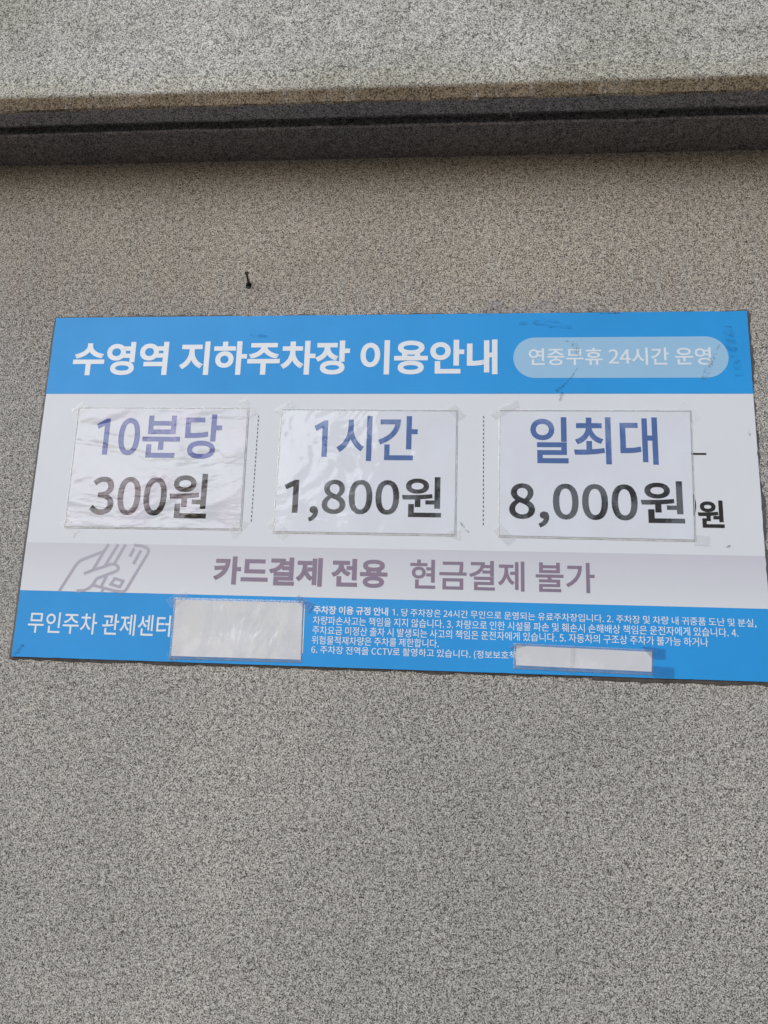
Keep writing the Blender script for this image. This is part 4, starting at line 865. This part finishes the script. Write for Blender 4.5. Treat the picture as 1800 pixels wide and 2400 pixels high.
def sheet(name, label, cat, group, corners, margin, paper_mat, seed, tapes, tape_mats, words=(), rim=None):
    """corners: paper TL, TR, BR, BL in sign millimetres; a laminated sheet with its clear sleeve, rim and tape"""
    cu = sum(c[0] for c in corners) / 4; cvv = sum(c[1] for c in corners) / 4
    wx, wz = s2w(cu, cvv)
    root = tag(empty(name, (wx, 0, wz), -TILT), label, cat, group)
    o = L(cu, cvv)
    loc = lambda p: (L(*p)[0] - o[0], L(*p)[1] - o[1])
    YP = FRONT - 0.0010
    bm = bmesh.new()
    prism(bm, [loc(c) for c in corners], YP, YP + 0.0003)
    obj('paper', bm, paper_mat, root)
    for text, u0, u1, v0, v1, ink, wt in words:
        lettering(root, text, u0, u1, v0, v1, ink, YP - 0.0003, wt, origin=o)
    mg = margin
    outer = [(corners[0][0] - mg[3], corners[0][1] - mg[0]), (corners[1][0] + mg[1], corners[1][1] - mg[0]), (corners[2][0] + mg[1], corners[2][1] + mg[2]), (corners[3][0] - mg[3], corners[3][1] + mg[2])]
    # clear sleeve: the margin of film that shows round the paper
    bm = bmesh.new()
    vo = [bm.verts.new((loc(c)[0], YP + 0.0004, loc(c)[1])) for c in outer]
    vi = [bm.verts.new((loc(c)[0], YP - 0.0001, loc(c)[1])) for c in corners]
    for e in range(4): bm.faces.new((vo[e], vo[(e + 1) % 4], vi[(e + 1) % 4], vi[e]))
    obj('sleeve', bm, M_film, root)
    # rim: the sealed, thicker border of the sleeve, a low bead with uneven width
    bm = bmesh.new()
    ring = []
    for e in range(4):
        a, b = outer[e], outer[(e + 1) % 4]
        for k in range(40):
            t = k / 40
            ring.append((a[0] + (b[0] - a[0]) * t, a[1] + (b[1] - a[1]) * t))
    rows = []
    for k, (u, v) in enumerate(ring):
        du, dv = cu - u, cvv - v
        nz = mnoise.noise(Vector((k * 0.37, seed, 0)))
        wd = 2.0 + 1.3 * nz
        e = k // 40
        inn = [(0, 1), (-1, 0), (0, -1), (1, 0)][e]
        if k % 40 == 0: inn = [(1, 1), (-1, 1), (-1, -1), (1, -1)][e]
        p0 = loc((u - inn[0] * 0.3, v - inn[1] * 0.3)); p1 = loc((u + inn[0] * wd * 0.5, v + inn[1] * wd * 0.5)); p2 = loc((u + inn[0] * wd, v + inn[1] * wd))
        lift = 0.0001 + 0.0005 * max(0, mnoise.noise(Vector((k * 0.21, seed + 5, 0))))
        rows.append((bm.verts.new((p0[0], FRONT - 0.0006, p0[1])), bm.verts.new((p1[0], YP - 0.0004 - lift, p1[1])), bm.verts.new((p2[0], YP - 0.0006, p2[1]))))
    for k in range(len(rows)):
        a, b = rows[k], rows[(k + 1) % len(rows)]
        for q in range(2): bm.faces.new((a[q], b[q], b[q + 1], a[q + 1]))
    obj('sleeve_rim', bm, rim or M_rim, root, True)
    for tq, tm in zip(tapes, tape_mats):
        bm = bmesh.new()
        # subdivided, slightly crumpled and with a ragged short side
        c4 = tq if len(tq) == 4 else [tq[0], tq[2], tq[3], tq[4]]
        n = 10
        g = []
        for j in range(n + 1):
            row = []
            for i in range(n + 1):
                u, v = lerp_quad(c4, i / n, j / n)
                if j in (0, n): v += 1.2 * mnoise.noise(Vector((i * 0.9, j, seed)))
                if i in (0, n): u += 1.2 * mnoise.noise(Vector((i, j * 0.9, seed + 2)))
                x, z = loc((u, v))
                row.append(bm.verts.new((x, YP - 0.0014 - 0.0004 * mnoise.noise(Vector((x * 70, z * 70, seed))), z)))
            g.append(row)
        for r0, r1 in zip(g, g[1:]):
            for i in range(n): bm.faces.new((r0[i], r0[i + 1], r1[i + 1], r1[i]))
        obj('tape_strip', bm, tm, root, True)
    return root

G1 = 'laminated price sheets taped on the sign'
T4 = [M_tape] * 4
sheet('price_sheet', 'laminated sheet reading 300 won per ten minutes, wavy and glossy, taped left on the sign', 'price sheet', G1,
      [(98.4, 258.5), (548.6, 259.6), (551.3, 571.5), (99.6, 573.2)], (4, 4, 4, 4), SET_WAVY[0], 1.7,
      [[(83.7, 564.8), (100.8, 551.2), (138.5, 580.4), (120.7, 601.5)], [(522.5, 577.3), (550.3, 547.5), (573.8, 555.3), (537.0, 597.4)],
       [(75.7, 264.2), (104.5, 239.9), (125.2, 251.7), (98.9, 281.8)], [(519.5, 240.6), (544.3, 231.9), (575.6, 270.1), (551.4, 284.0)]], T4,
      [('10분당', 151.1, 486.0, 274.0, 393.0, SET_WAVY[1], 0.017), ('300원', 156.1, 462.0, 432.0, 547.5, SET_WAVY[2], 0.017)])
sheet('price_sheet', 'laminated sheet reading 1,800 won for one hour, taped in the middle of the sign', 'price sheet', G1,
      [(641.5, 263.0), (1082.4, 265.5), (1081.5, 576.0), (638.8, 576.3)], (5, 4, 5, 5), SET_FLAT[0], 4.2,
      [[(618.5, 263.1), (660.2, 233.6), (672.8, 249.2), (637.8, 278.6)], [(1059.6, 258.9), (1077.1, 243.6), (1104.6, 275.7), (1085.6, 289.2)],
       [(616.3, 562.8), (637.7, 542.9), (677.1, 579.5), (658.9, 597.5)], [(1070.1, 568.0), (1096.4, 564.4), (1095.1, 591.2), (1057.8, 579.3)]], T4,
      [('1시간', 725.2, 987.1, 277.5, 395.0, SET_FLAT[1], 0.017), ('1,800원', 657.1, 1048.4, 434.9, 551.0, SET_FLAT[2], 0.017)])
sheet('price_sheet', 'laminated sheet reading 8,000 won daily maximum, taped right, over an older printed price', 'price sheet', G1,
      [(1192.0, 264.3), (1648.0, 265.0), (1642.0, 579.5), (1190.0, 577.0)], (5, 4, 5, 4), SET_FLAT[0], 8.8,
      [[(1163.7, 269.6), (1196.4, 248.8), (1231.9, 233.6), (1239.6, 252.5), (1178.6, 284.6)], [(1617.1, 255.6), (1635.0, 238.9), (1673.7, 277.6), (1655.7, 297.8)],
       [(1173.6, 566.3), (1190.8, 548.4), (1226.6, 584.7), (1207.8, 602.5)], [(1638.2, 567.1), (1677.3, 568.1), (1675.9, 593.8), (1640.1, 592.7)]], T4,
      [('일최대', 1264.7, 1569.0, 279.2, 398.6, SET_FLAT[1], 0.017), ('8,000원', 1212.3, 1623.0, 439.0, 556.8, SET_FLAT[2], 0.017)])
G2 = 'blank laminated sheets covering print on the sign'
sheet('cover_sheet', 'larger blank white laminated sheet taped over print beside the white line in the blue footer', 'cover sheet', G2,
      [(403.8, 750.3), (719.2, 750.7), (721.5, 884.8), (404.3, 886.0)], (5, 3, 7, 4), M_blank, 12.1,
      [[(379.5, 752.6), (423.9, 724.0), (435.5, 744.0), (395.0, 772.4)], [(697.7, 738.7), (705.6, 730.3), (747.5, 752.7), (736.8, 776.4)],
       [(394.0, 879.2), (418.3, 892.4), (416.7, 899.0), (399.1, 895.3)]], [M_tape, M_tape_wet, M_tape_thin], rim=M_rim_clear)
sheet('cover_sheet', 'narrow blank white laminated strip taped over the end of the small print', 'cover sheet', G2,
      [(1228.2, 836.5), (1534.3, 841.4), (1531.5, 885.9), (1226.9, 881.3)], (5, 4, 8, 6), M_blank, 15.4,
      [[(1510.5, 828.1), (1563.2, 832.8), (1562.1, 857.0), (1533.3, 856.6)], [(1532.6, 871.8), (1581.3, 873.2), (1580.1, 897.8), (1532.8, 896.9)],
       [(1208.7, 843.7), (1220.5, 831.7), (1273.8, 827.5), (1223.1, 843.7)], [(1352.4, 832.9), (1362.0, 833.0), (1359.0, 895.0), (1348.6, 893.0)]],
      [M_tape_wet, M_tape_wet, M_tape_thin, M_tape], rim=M_rim_clear)

# ------------------------------------------------------------------ nail in the wall above the sign
BASE = Vector((-0.3806, 0.0, 0.5418)); TIP = Vector((-0.3706, -0.056, 0.5424))
nail = tag(empty('nail', BASE), 'rusty iron nail sticking out of the wall above the sign', 'nail')
d = (TIP - BASE)
q = Vector((0, 0, 1)).rotation_difference(d.normalized()).to_matrix().to_4x4()
bm = bmesh.new()
bmesh.ops.create_cone(bm, cap_ends=True, segments=14, radius1=0.0028, radius2=0.0026, depth=d.length + 0.01, matrix=q @ Matrix.Translation((0, 0, d.length / 2 - 0.005)))
obj('shaft', bm, M_rust, nail, True)
bm = bmesh.new()
bmesh.ops.create_cone(bm, cap_ends=True, segments=18, radius1=0.0038, radius2=0.0056, depth=0.0030, matrix=Matrix.Translation(d) @ q)
bmesh.ops.create_cone(bm, cap_ends=True, segments=18, radius1=0.0056, radius2=0.0040, depth=0.0018, matrix=Matrix.Translation(d * 1.037) @ q)
obj('head', bm, M_rust, nail)
bm = bmesh.new()
ring_o, ring_i = [], []
for k in range(20):
    a = 2 * math.pi * k / 20
    r = 0.0080 * (1 + 0.25 * mnoise.noise(Vector((math.cos(a) * 2, math.sin(a) * 2, 3))))
    ring_o.append(bm.verts.new((r * math.cos(a), -0.0006, -0.002 + 1.25 * r * math.sin(a))))
    ring_i.append(bm.verts.new((0.6 * r * math.cos(a), -0.0022, -0.002 + 0.7 * r * math.sin(a))))
for k in range(20): bm.faces.new((ring_o[k], ring_o[(k + 1) % 20], ring_i[(k + 1) % 20], ring_i[k]))
bm.faces.new(ring_i)
obj('drill_hole', bm, M_hole, nail)
bm = bmesh.new()
for k in range(9):
    a0, a1 = math.radians(205 + 15 * k), math.radians(205 + 15 * (k + 1))
    P = [(r * math.cos(a), -0.0028, -0.004 + r * 1.2 * math.sin(a)) for a, r in ((a0, 0.0034), (a1, 0.0034), (a1, 0.0052), (a0, 0.0052))]
    bm.faces.new([bm.verts.new(p) for p in P])
bmesh.ops.remove_doubles(bm, verts=bm.verts, dist=0.00001)
obj('wall_plug', bm, M_plug, nail)
